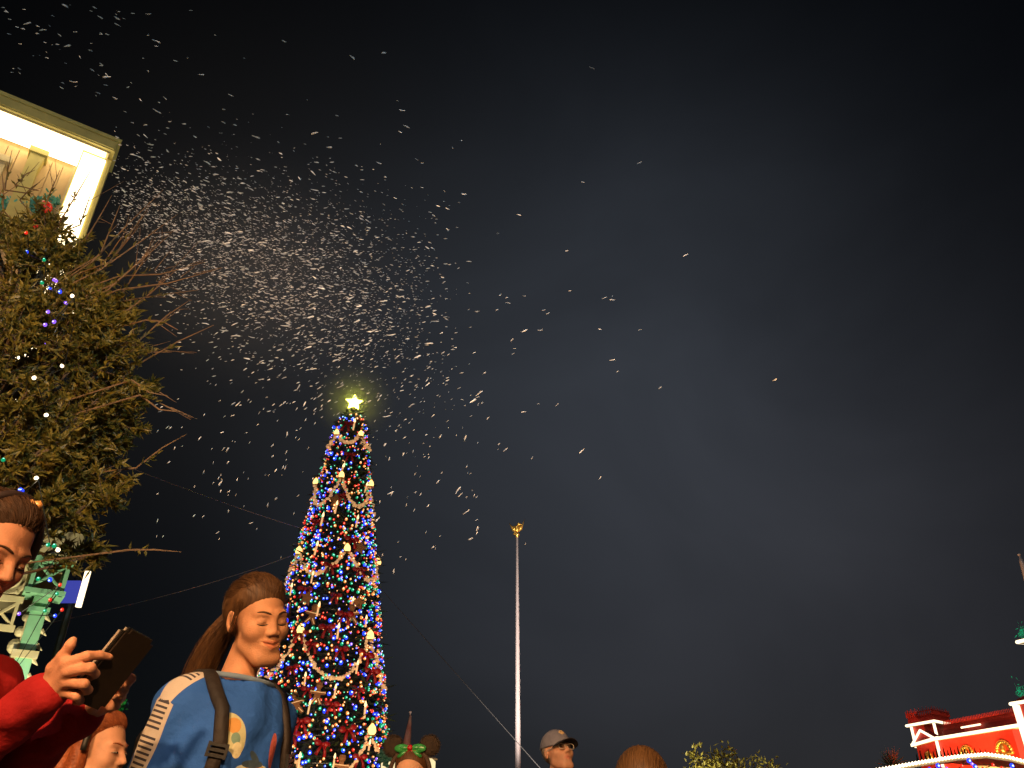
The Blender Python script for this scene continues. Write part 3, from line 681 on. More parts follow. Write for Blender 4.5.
vn2.links.new(vg2.outputs['Value'], vr2.inputs['Value']); vn2.links.new(vr2.outputs[0], pv2.inputs['Density']); vn2.links.new(pv2.outputs[0], vn2.nodes['Material Output'].inputs['Volume'])
mo.data.materials.append(vm2); tag(mo, 'soft grey mist in the heart of the foam plume beside the lit cornice', 'mist', kind='stuff')

# ------------------------------------------------------------------ railway station on the far right, edges outlined in lamps
st = empty('train_station', P(1030, 800, 48)); st.location.z = 0; SO = Vector(st.location)
tag(st, 'red station building with white lamp outlines, mansard tower and roof cresting', 'station')
def at_z(px, py, z):          # point on the view ray at height z
    r = ray(px, py); return CAM + r * ((z - CAM.z) / r.z)
A_ = at_z(1011, 726, 6.0); B_ = at_z(937, 739, 5.95); C_ = at_z(916, 745, 5.95)
wl = MB(); trm = MB(); lit = MB(); gold = MB(); crest = MB(); roof = MB()
A_.z = B_.z = C_.z = 0
def seg(a, b): d = (b - a); L = d.length; d = d / L; n = Vector((d.y, -d.x, 0)); return d, n, L
def outward(n, p):            # choose the side facing the camera
    return n if n.dot(CAM - p) > 0 else -n
def wall_frame(a, b):
    d, n, L = seg(a, b); n = outward(n, a); return (lambda s, q, z: a + d * s + n * q + Vector((0, 0, z)) - SO), L
ridge = []
for a, b in ((A_, B_), (B_, C_)):
    F, L = wall_frame(a, b)
    wl.frame_box(F, (0, -.5, 0), (L, 0, 5.85))
    trm.frame_box(F, (-.1, -.55, 5.853), (L + .1, .22, 6.0)); lit.frame_box(F, (-.9, .223, 5.86), (L + .1, .30, 6.02))
    if L < 5:
        roof.prism([(0, 6.003), (L, 6.003), (L * .5, 6.6)], lambda s, q, z: F(s, q, z), -.4, .12)
        for p, q in ((0, .5), (1.0, .5)): lit.tube([F(L * p, .2, 6.02), F(L * q, .2, 6.64)], .075, 6)
    else:
        crest_n = 46
        roof.prism([(.0, 6.003), (L, 6.003), (L, 6.42), (0, 6.42)], lambda s, q, z: F(s, q, z), -1.4, -.5)
        for k in range(crest_n):
            s = L * k / crest_n; z = 6.42; crest.tube([F(s, -.62, z - .05), F(s, -.62, z + .55)], [.07, .02], 4); 
        crest.tube([F(0, -.62, 6.72), F(L, -.62, 6.72)], .05, 4); crest.tube([F(0, -.62, 6.48), F(L, -.62, 6.48)], .07, 4)
        lit.tube([F(L * .68, -.30, 6.38), F(L * .42, -.30, 6.38)], .05, 6)
    # vertical lit corner and gold arched ornaments
    lit.tube([F(0 if L < 5 else L, .06, 5.85), F(0 if L < 5 else L, .06, 3.6)], .085, 6)
    for cpos in ((.5,) if L < 5 else (.15, .62)):
        gold = MB()
        for t in np.linspace(0, math.pi, 12): gold.ball(F(L * cpos + .55 * math.cos(t), .05, 4.75 + .55 * math.sin(t)), .14, 0, 1)
        gold.ball(F(L * cpos, .05, 4.95), .24, 0, 1, (1, .5, 1.3)); gold.tube([F(L * cpos - .55, .03, 4.72), F(L * cpos + .55, .03, 4.72)], .1, 6); gold.build('gilded_ornament', M['gold'], st, True)
# corner tower behind
T0, T1, T2 = at_z(934, 720, 7.7), at_z(906, 725, 7.7), at_z(954, 724, 7.7); T3 = T1 + T2 - T0
cen = (T1 + T2) / 2
poly = [T0, T2, T3, T1]
def ringz(k, z): return [Vector((cen.x + (p.x - cen.x) * k, cen.y + (p.y - cen.y) * k, z)) - SO for p in poly]
def loft(mb, rings):
    n = len(rings[0]); vs_ = [v for r in rings for v in r]; fs_ = [(i * n + k, i * n + (k + 1) % n, (i + 1) * n + (k + 1) % n, (i + 1) * n + k) for i in range(len(rings) - 1) for k in range(n)]
    mb.add(vs_, fs_ + [tuple(range(n - 1, -1, -1)), tuple(range((len(rings) - 1) * n, len(rings) * n))])
twl, ttr, tro, tli, tcr = MB(), MB(), MB(), MB(), MB()
loft(twl, [ringz(.72, 0), ringz(.72, 7.55)]); loft(ttr, [ringz(.98, 7.553), ringz(.98, 7.7)])
rr_ = ringz(1.0, 7.64)
for k in range(4): tli.tube([rr_[k], rr_[(k + 1) % 4]], .085, 6)
loft(tro, [ringz(.90, 7.703), ringz(.86, 8.15), ringz(.80, 8.2)])
rr_ = ringz(.9, 8.15)
for k in range(4):
    for j in range(13):
        p = rr_[k].lerp(rr_[(k + 1) % 4], j / 13); tcr.tube([p, p + Vector((0, 0, .42 + .12 * (j % 2)))], [.055, .015], 4)
    tcr.tube([rr_[k] + Vector((0, 0, .25)), rr_[(k + 1) % 4] + Vector((0, 0, .25))], .04, 4)
for p in ringz(.80, 0): tli.tube([p + Vector((0, 0, 6.2)), p + Vector((0, 0, 7.55))], .09, 6)
# central block, cut by the frame
def sq_at(c, h, z, ang=R(18)): return [Vector((c.x + h * (math.cos(ang) * sx - math.sin(ang) * sy), c.y + h * (math.sin(ang) * sx + math.cos(ang) * sy), z)) - SO for sx, sy in ((-1, -1), (1, -1), (1, 1), (-1, 1))]
def centre_for(px, py, z, h):  # block centre whose far-left eave tip stands there
    q = at_z(px, py, z); k = sq_at(Vector((0, 0, 0)), h, 0)[3] + SO; return Vector((q.x - k.x, q.y - k.y, 0))
cb = centre_for(1010, 704, 7.05, 3.52); cu = centre_for(1018, 642, 10.4, 2.9)
hw, ht, hr_, hl2 = MB(), MB(), MB(), MB(); uw, ut, ur, ul = MB(), MB(), MB(), MB()
loft(hw, [sq_at(cb, 3.28, 0), sq_at(cb, 3.28, 7.0)]); loft(ht, [sq_at(cb, 3.5, 7.003), sq_at(cb, 3.5, 7.15)]); loft(hr_, [sq_at(cb, 3.4, 7.153), sq_at(cb, 2.9, 7.5)])
q = sq_at(cb, 3.52, 7.05)
for k in range(4): hl2.tube([q[k], q[(k + 1) % 4]], .085, 6)
loft(uw, [sq_at(cu, 2.1, 7.503), sq_at(cu, 2.1, 10.3)]); loft(ut, [sq_at(cu, 2.88, 10.303), sq_at(cu, 2.88, 10.5)]); loft(ur, [sq_at(cu, 2.6, 10.503), sq_at(cu, 1.4, 11.4), sq_at(cu, .5, 13.3)])
q = sq_at(cu, 2.95, 10.4)
for k in range(4): ul.tube([q[k], q[(k + 1) % 4]], .09, 6)
q = sq_at(cb, 3.33, 0)
for k in (2, 3, 0):
    a, b = q[k], q[(k + 1) % 4]
    for s in (.0, .12, .5, .88): hl2.tube([a.lerp(b, s) + Vector((0, 0, 3.4)), a.lerp(b, s) + Vector((0, 0, 6.95))], .2, 6)  # thick lit tubes added so the hall corner turns white
hw.build('hall_wall', M['redpaint'], st); ht.build('hall_eave', M['trim'], st); hr_.build('hall_roof', M['redroof'], st); hl2.build('hall_lamps', M['tubewhite'], st)
uw.build('upper_wall', M['redpaint'], st); ut.build('upper_eave', M['trim'], st); ur.build('upper_roof', M['redroof'], st); ul.build('upper_lamps', M['tubewhite'], st)
twl.build('tower_wall', M['redpaint'], st); ttr.build('tower_eave', M['trim'], st); tro.build('tower_roof', M['redroof'], st); tli.build('tower_lamps', M['tubewhite'], st); tcr.build('tower_cresting', M['redpaint'], st)
wl.build('wing_wall', M['redpaint'], st); trm.build('wing_eave', M['trim'], st); roof.build('wing_roof', M['redroof'], st); crest.build('wing_cresting', M['redpaint'], st)
lit.build('wing_lamps', M['tubewhite'], st)
win = MB()
for k in (0, 3):
    a, b = sq_at(cb, 3.29, 0)[k], sq_at(cb, 3.29, 0)[(k + 1) % 4]
    for s in (.28, .72):
        c = a.lerp(b, s); d = (b - a).normalized() * .62; n = Vector((d.y, -d.x, 0)).normalized() * .03
        win.add([c - d + n + Vector((0, 0, 4.2)), c + d + n + Vector((0, 0, 4.2)), c + d + n + Vector((0, 0, 6.3)), c + n + Vector((0, 0, 6.75)), c - d + n + Vector((0, 0, 6.3))], [(0, 1, 2, 3, 4)])
win.build('wall_glow_panels', glow('hall_wall_glow', (1, .72, .36), 2.2), st)  # glowing panels added to make the hall wall look brightly lit
sp_ = at_z(1021, 560, 16.2); m = MB(); b0 = Vector((sp_.x, sp_.y, 0)) - SO; zt_ = at_z(1019, 547, 16.5).z
m.tube([b0 + Vector((0, 0, 13)), b0 + Vector((0, 0, zt_ - 1.4)), b0 + Vector((0, 0, zt_ - .5)), b0 + Vector((0, 0, zt_))], [.22, .20, .14, .05], 10); m.ball(b0 + Vector((0, 0, zt_ + .05)), .10, 0, 2)
m.build('spire', M['metal'], st, True)
for (px, py, z) in ((1021, 694, 7.6), (1023, 634, 10.9)):
    q = at_z(px, py, z) - SO; m = MB()
    for k in range(70):
        d = Vector((random.gauss(0, 1), random.gauss(0, .6), random.gauss(0, 1.4))).normalized() * random.uniform(.12, .28); s_ = d.orthogonal().normalized() * .025; p = q + Vector((random.gauss(0, .12), 0, random.gauss(0, .25)))
        m.add([p - s_, p + s_, p + d], [(0, 1, 2)])
    m.build('glowing_wreath', M['bulb_green'], st)  # blades emit light themselves in place of green bulbs
# arched platform canopy with bulbs, in front of the station
ca = [(846, 773.5), (884, 767.5), (920, 761), (955, 755.5), (985, 753), (1008, 756), (1030, 762), (1060, 772)]
cp = [P(x, y, 40 + .0) for x, y in ca]
co = Vector((cp[4].x, cp[4].y, 0)); cn = empty('platform_canopy', co); tag(cn, 'gently arched platform canopy rimmed with small round bulbs in front of the red station', 'canopy')
dense = []
for i in range(len(cp) - 1):
    for f in np.linspace(0, 1, 9)[:-1]: dense.append(cp[i].lerp(cp[i + 1], f))
m = MB()
for i in range(len(dense) - 1):
    a, b = dense[i] - co, dense[i + 1] - co; dn = Vector((0, 0, -.22)); bk = Vector((0, 3.2, .0)); 
    n = len(m.v); m.add([a, b, b + dn, a + dn, a + bk, b + bk, b + bk + dn, a + bk + dn], [(0, 1, 2, 3), (0, 4, 5, 1), (3, 2, 6, 7), (4, 7, 6, 5)])
m.build('roof', M['trim'], cn)
bl = bulb_mesh('canopy_bulb', M['bulb_white'], .075, 1); tot = sum((dense[i + 1] - dense[i]).length for i in range(len(dense) - 1)); acc = 0; nxt = .0; nb = 0
for i in range(len(dense) - 1):
    L = (dense[i + 1] - dense[i]).length
    while nxt < acc + L and nb < 95:
        p = dense[i].lerp(dense[i + 1], (nxt - acc) / L)
        if p.x < P(1032, 760, 40).x and p.x > P(870, 760, 40).x:
            o = link('bulb', bl, cn); o.location = p - co + Vector((0, -.06, -.06)); nb += 1
        nxt += .115 if False else .16
    acc += L
m = MB()
for x in (-9, -4.5, 0, 4): m.tube([(x, .6, 0), (x, .6, 3.4)], .09, 8)
m.build('posts', M['iron'], cn)
m = MB()
for i in range(0, len(dense) - 1):
    p = dense[i] - co
    if dense[i].x > P(935, 760, 40).x: m.tube([p + Vector((0, 2.0, 0)), p + Vector((0, 2.0, .34 + .14 * (i % 2)))], [.06, .015], 4)
m.build('iron_cresting', M['iron'], cn)
wr = empty('light_string', P(968, 764, 39.5)); tag(wr, 'blue and red light string drooping under the arched platform canopy', 'string lights'); p0 = Vector(wr.location)
ws = [(930, 770, 'blue'), (938, 766, 'blue'), (947, 769, 'violet'), (955, 770, 'red'), (962, 766, 'red'), (969, 761, 'blue'), (972, 764, 'violet'), (975, 767, 'blue'), (983, 769, 'red'), (993, 765, 'red'), (1002, 768, 'red'), (1012, 766, 'blue')]
m = MB(); m.tube([P(x, y, 39.6) - p0 for x, y, c in ws], .02, 4); m.build('wire', M['iron'], wr)
for x, y, c in ws: o = link('bulb', BM[c], wr); o.location = P(x, y, 39.5) - p0; o.scale = (1.15,) * 3
# pale spiky plant at the canopy's far end
qb = P(890, 757, 46); m0 = empty('spiky_plant', (qb.x, qb.y, 0)); tag(m0, 'pale spiky plant beyond the end of the arched platform canopy', 'plant')
m = MB(); m.tube([(0, 0, 0), (0, 0, qb.z - .4)], [.14, .10], 8); m.build('trunk', M['bark'], m0)
vs = []; fs = []
for k in range(60):
    a = random.uniform(0, 6.28); el_ = random.uniform(.1, 1.3); d = Vector((math.cos(a) * math.cos(el_), math.sin(a) * math.cos(el_), math.sin(el_))); s_ = d.orthogonal().normalized() * .05; p = Vector((0, 0, qb.z - .45)); L = random.uniform(.6, 1.1)
    n = len(vs); vs += [p - s_ * .5, p + s_ * .5, p + d * L * .6 + s_, p + d * L, p + d * L * .6 - s_]; fs.append((n, n + 1, n + 2, n + 3, n + 4))
mesh('blades', vs, fs, leafmat('pale_blade', (.14, .13, .06), (.24, .22, .12)), m0)

# ------------------------------------------------------------------ small floodlit tree
rt = P(733, 820, 22); rt.z = 0; yt = empty('young_tree', rt); tag(yt, 'small floodlit yellow green tree beside the brown haired child', 'tree')
m = MB(); m.tube([(0, 0, 0), (.03, 0, .9), (0, .02, 1.9), (.02, 0, 2.5)], [.07, .06, .045, .015], 10); m.build('trunk', M['bark'], yt, True)
lv = []; lf = []; m = MB()
for k in range(75):
    a = random.uniform(0, 6.28); q = random.random() ** .5; zc = random.uniform(1.2, 2.75); rad = 1.5 * math.sqrt(max(.04, 1 - ((zc - 1.8) / 1.1) ** 2)) * q
    p = Vector((math.cos(a) * rad, math.sin(a) * rad, zc + random.gauss(0, .12))); m.tube([(0, 0, max(.9, zc - .5)), p * .6 + Vector((0, 0, zc * .4 - .05)), p], [.018, .010, .004], 4)
    for j in range(34):
        d = Vector((random.gauss(0, .7), random.gauss(0, .7), random.gauss(.5, .6))); leaf(p + Vector((random.gauss(0, .13), random.gauss(0, .13), random.gauss(0, .11))), d, random.uniform(.09, .17), random.uniform(.022, .04))
m.build('limbs', M['bark'], yt); mesh('crown', lv, lf, M['yleaf'], yt)

# ------------------------------------------------------------------ street lamp behind the camera, then an added second lamp and added floodlights
def street_lamp(loc, power, col, label):
    t = empty('street_lamp', loc); tag(t, label, 'street lamp')
    m = MB(); m.lathe((0, 0, 0), [(.22, 0), (.20, .3), (.09, .45), (.07, 3.2), (.05, 3.9), (.10, 4.0), (.12, 4.1)], 16); m.build('post', M['iron'], t, True)
    m = MB(); m.lathe((0, 0, 4.3), [(.08, -.197), (.17, -.10), (.20, .0), (.19, .08), (.12, .17)], 20); m.build('globe', glow('lamp_globe', col, power), t, True)
    m = MB(); m.lathe((0, 0, 4.45), [(.58, .0), (.60, .02), (.30, .12), (.10, .22), (.03, .34)], 28); m.build('cutoff_shade', M['iron'], t, True)  # added wide hood that keeps the warm light off the foam
street_lamp((-1.9, -3.4, 0), 2000, (1, .55, .24), 'iron street lamp with warm globe behind the viewer')
street_lamp((1.6, -4.6, 0), 1500, (1, .55, .24), 'added iron street lamp behind the viewer, frontal fill for the faces')  # put in as extra frontal light on the faces
def added_floodlight(loc, target, power, col, ang, label, h=.25):  # fixture and spot put in only for the light they give
    t = empty('added_floodlight', loc); tag(t, label, 'added_floodlight'); d = (Vector(target) - Vector(loc) - Vector((0, 0, h))).normalized(); c = Vector((0, 0, h))
    m = MB(); m.lathe((0, 0, 0), [(.16, 0), (.14, .03), (.03, .05)], 14); m.tube([(0, 0, .04), (0, 0, h - .04)], .03, 8); m.build('stand', M['iron'], t)
    m = MB(); m.tube([c - d * .14, c - d * .10, c + d * .08], [.05, .08, .12], 14); m.build('housing', M['iron'], t)
    l = bpy.data.lights.new('fill_spot', 'SPOT'); l.energy = power; l.color = col; l.spot_size = ang; l.spot_blend = .5; l.shadow_soft_size = .08
    o = bpy.data.objects.new('fill_spot', l); COL.objects.link(o); o.parent = t; o.location = c + d * .12; o.rotation_euler = d.to_track_quat('-Z', 'Y').to_euler()
added_floodlight((rt.x - 1.5, rt.y - 2.6, 0), (rt.x, rt.y, 2.2), 1500, (1, .85, .5), R(75), 'unseen ground floodlight aimed at the small yellow green tree')  # added to brighten this tree's foliage
added_floodlight((FP.x + 4.0, FP.y - 20, 0), (FP.x, FP.y, 13.0), 46000, (1, .86, .76), R(46), 'unseen ground floodlight aimed up the flagpole')  # added so the shaft is lit evenly up to its tip

added_floodlight((1.4, -2.4, 0), P(285, 275, 7), 1200, (.52, .78, 1), R(66), 'floodlight on an unseen mast behind the viewer aimed at the foam plume', 3.6)  # added cool fill that keeps the flakes neutral
added_floodlight((TA.x + 4.5, TA.y - 9.5, 0), (TA.x, TA.y, 8), 2400, (1, .62, .36), R(75), 'unseen ground floodlight aimed up at the tall Christmas tree')  # added warm fill for popcorn, bows and gingerbread
added_floodlight((PX + 1.0, PY - 1.6, 0), (PX - .3, PY, 2.6), 600, (1, .95, .62), R(70), 'unseen ground floodlight aimed up at the mint porch post')  # added to lift the post and its cream trim
for fx, fy in ((19.5, 46.0), (23.0, 40.5)): added_floodlight((fx, fy, 0), (fx + 7, fy + 6.5, 6.0), 7500, (1, .52, .22), R(85), 'unseen ground floodlight aimed up at the red station ' + ('tower' if fx < 20 else 'wing'))  # added pair that brightens the red walls
# ------------------------------------------------------------------ people: one continuous surface each, polygonised from a distance field
f4 = np.float32
def surface_nets(F, xs, ys, zs):
    ins = F < 0; nx, ny, nz = F.shape
    c = [ins[i:nx - 1 + i, j:ny - 1 + j, k:nz - 1 + k] for i in (0, 1) for j in (0, 1) for k in (0, 1)]
    anyi = c[0].copy(); alli = c[0].copy()
    for q in c[1:]: anyi |= q; alli &= q
    act = anyi & ~alli; I, J, K = np.nonzero(act)
    idx = -np.ones(act.shape, dtype=np.int32); idx[I, J, K] = np.arange(len(I))
    acc = np.zeros((len(I), 3)); cnt = np.zeros(len(I))
    corner = [(i, j, k) for i in (0, 1) for j in (0, 1) for k in (0, 1)]
    for a in range(8):
        for b in range(a + 1, 8):
            d = [corner[b][q] - corner[a][q] for q in range(3)]
            if sum(abs(v) for v in d) != 1: continue
            A, Bc = corner[a], corner[b]
            fa = F[I + A[0], J + A[1], K + A[2]]; fb = F[I + Bc[0], J + Bc[1], K + Bc[2]]
            s = (fa < 0) != (fb < 0); t = np.where(s, fa / np.where(s, fa - fb, 1), 0)
            pa = np.stack([xs[I + A[0]], ys[J + A[1]], zs[K + A[2]]], 1); pb = np.stack([xs[I + Bc[0]], ys[J + Bc[1]], zs[K + Bc[2]]], 1)
            acc += np.where(s[:, None], pa + (pb - pa) * t[:, None], 0); cnt += s
    V = acc / np.maximum(cnt, 1)[:, None]; faces = []
    for ax in range(3):
        sl0 = [slice(None)] * 3; sl1 = [slice(None)] * 3; sl0[ax] = slice(0, -1); sl1[ax] = slice(1, None)
        s0 = ins[tuple(sl0)]; s1 = ins[tuple(sl1)]; ch = s0 != s1
        o1, o2 = [(1, 2), (2, 0), (0, 1)][ax]
        E = np.stack(np.nonzero(ch), 1); E = E[(E[:, o1] > 0) & (E[:, o2] > 0) & (E[:, o1] < act.shape[o1]) & (E[:, o2] < act.shape[o2])]
        def cell(d1, d2):
            q = E.copy(); q[:, o1] -= d1; q[:, o2] -= d2; return idx[q[:, 0], q[:, 1], q[:, 2]]
        Q = np.stack([cell(1, 1), cell(0, 1), cell(0, 0), cell(1, 0)], 1); fl = s0[E[:, 0], E[:, 1], E[:, 2]]
        Q = np.where(fl[:, None], Q, Q[:, ::-1]); faces.append(Q[(Q >= 0).all(1)])
    return V, np.concatenate(faces)
def axis(lo, hi, fine, coarse, bands):
    out = [lo]
    while out[-1] < hi:
        x = out[-1]; out.append(x + (fine if any(a <= x <= b for a, b in bands) else coarse))
    return np.array(out)
def smin(a, b, k):
    h = np.clip(.5 + .5 * (b - a) / k, 0, 1); return b + (a - b) * h - k * h * (1 - h)
def smax(a, b, k): return -smin(-a, -b, k)
def cap_(p, a, b, r1, r2):
    a = np.array(a, f4); b = np.array(b, f4); ba = b - a; pa = p - a
    h = np.clip((pa @ ba) / max(1e-9, float(ba @ ba)), 0, 1)
    return np.linalg.norm(pa - h[..., None] * ba, axis=-1) - (r1 + (r2 - r1) * h)
def ell(p, c, r):
    q = (p - np.array(c, f4)) / np.array(r, f4); k0 = np.linalg.norm(q, axis=-1); k1 = np.linalg.norm(q / np.array(r, f4), axis=-1)
    return k0 * (k0 - 1) / np.maximum(k1, 1e-6)
def sph(p, c, r): return np.linalg.norm(p - np.array(c, f4), axis=-1) - r

def head_sdf(p, ch):
    """p in head space (metres; face looks to -Y, origin between the ears). ch: face options"""
    x = np.abs(p[..., 0]); s = np.stack([x, p[..., 1], p[..., 2]], -1)
    d = ell(p, (0, .014, .040), (.073, .093, .084))
    d = smin(d, ell(p, (0, -.030, -.030), (.058 + ch.get('wide', 0), .060, .074)), .035)
    d = smin(d, cap_(s, (.0, -.074, -.098), (.018, -.070, -.096), .017, .016), .028)
    d = smin(d, cap_(s, (.046, -.015, -.064), (.018, -.066, -.094), .011, .013), .04)      # jaw line
    d = smin(d, sph(s, (.040, -.058, -.018), .022 + ch.get('cheek', 0)), .03)
    d = smin(d, cap_(s, (.012, -.083, .026), (.042, -.070, .027), .008, .008), .018)     # brow
    d = smax(d, -ell(s, (.031, -.098, .006), (.019, .016, .012)), .014)                  # eye sockets
    d = smin(d, ell(s, (.031, -.0735, .005), (.0165, .0135, .0115)), .004)              # lids over the eyeball
    nl = ch.get('nose', 1.0)
    d = smin(d, cap_(p, (0, -.084, .020), (0, -.085 - .022 * nl, -.022), .0068, .0100), .014)
    d = smin(d, ell(s, (.0115, -.094, -.0275), (.0085, .010, .0075)), .008)
    d = smax(d, -ell(s, (.0075, -.1, -.0365), (.0045, .006, .004)), .004)
    sm = ch.get('smile', 0)
    d = smin(d, ell(p, (0, -.078, -.058), (.030, .019, .022)), .014)                     # mouth mound
    mw = ch.get('mouth', 1.0)
    d = smin(d, cap_(s, (.0, -.0945, -.0525), (.026 * mw, -.080, -.0565 + sm), .0050, .0024), .007)
    d = smin(d, cap_(s, (.0, -.0925, -.0650), (.022 * mw, -.081, -.0605 + sm), .0062, .0026), .007)
    d = smax(d, -cap_(s, (0, -.099, -.0585), (.030 * mw, -.085, -.0575 + sm), .0038, .0024), .002)
    e = ell(s, (.0765, .012, .002), (.0085, .019, .032)); e = smax(e, -ell(s, (.086, .008, .004), (.007, .011, .020)), .004)
    d = smin(d, e, .006)
    return d
def lip_mask(q, sm):
    return (np.abs(q[:, 0]) < .025) & (q[:, 1] < -.078) & (np.abs(q[:, 2] + .0585 - sm * np.abs(q[:, 0]) / .024) < .0115 * (1 - (np.abs(q[:, 0]) / .0265) ** 2) + .001)

SKIN = {}
def skin(key, col):
    m = mat('skin_' + key, col, .58, var=.18, scale=20, bump=.16, bscale=260, sss=.16, spec=.22)
    l = mat('lips_' + key, (col[0] * .92, col[1] * .66, col[2] * .66), .38, var=.05, scale=60); return [m, l]
HAIR = lambda k, c1, c2: mat('hair_' + k, c1, .55, var=.3, scale=1, col2=c2, spec=.25)
def hair_material(key, c1, c2):
    m = HAIR(key, c1, c2); nt = m.node_tree; b = nt.nodes['Principled BSDF']
    n = [q for q in nt.nodes if q.type == 'TEX_NOISE'][0]; n.inputs['Scale'].default_value = 1; n.inputs['Detail'].default_value = 3
    tc2 = [q for q in nt.nodes if q.type == 'TEX_COORD'][0]; mp2 = nt.nodes.new('ShaderNodeMapping'); mp2.inputs['Scale'].default_value = (220, 22, 22)
    nt.links.new(tc2.outputs['Object'], mp2.inputs['Vector']); nt.links.new(mp2.outputs[0], n.inputs['Vector'])
    bp = nt.nodes.new('ShaderNodeBump'); bp.inputs['Strength'].default_value = .7; bp.inputs['Distance'].default_value = .004
    nt.links.new(n.outputs['Fac'], bp.inputs['Height']); nt.links.new(bp.outputs['Normal'], b.inputs['Normal']); return m
def cloth(key, col, col2=None, rough=.85):
    m = mat('cloth_' + key, col, rough, var=.12, scale=9, col2=col2, bump=.35, bscale=30, spec=.2); return m

def finger_chain(p, d, pts, rads, k=.007):
    for (a, b, r1, r2) in zip(pts[:-1], pts[1:], rads[:-1], rads[1:]): d = smin(d, cap_(p, a, b, r1, r2), k)
    return d
def hand_pts(w, u, n, side, curl=.5, sc=1.0):
    """joint chains of a relaxed hand: wrist w, direction u, back-of-hand normal n, thumb to the side vector"""
    w, u, n, s = [np.array(v, float) for v in (w, u, n, side)]; u /= np.linalg.norm(u); n -= u * (n @ u); n /= np.linalg.norm(n); s = np.cross(u, n) * np.sign(np.cross(u, n) @ s)
    ch = []
    for off, base, L in ((.030, .088, (.042, .026, .020)), (.010, .092, (.046, .029, .021)), (-.010, .088, (.042, .027, .020)), (-.028, .080, (.033, .021, .018))):
        p = w + u * base * sc + s * off * sc; pts = [w + s * off * .5 * sc, p]; a = .15
        for i, l in enumerate(L):
            a += curl * (.7 + .25 * i); p = p + (u * math.cos(a) - n * math.sin(a)) * l * sc + s * off * .06; pts.append(p)
        ch.append((pts, [.016 * sc, .011 * sc, .0092 * sc, .0082 * sc, .0065 * sc]))
    p = w + u * .022 * sc + s * .026 * sc; t1 = p + (u * .6 + s * .65 - n * .3) * .042 * sc; t2 = t1 + (u * .85 + s * .3 - n * .35) * .032 * sc; t3 = t2 + (u * .95 - n * .3) * .024 * sc
    ch.append(([w + s * .01 * sc, p, t1, t2, t3], [.016 * sc, .014 * sc, .0115 * sc, .010 * sc, .0075 * sc])); return ch

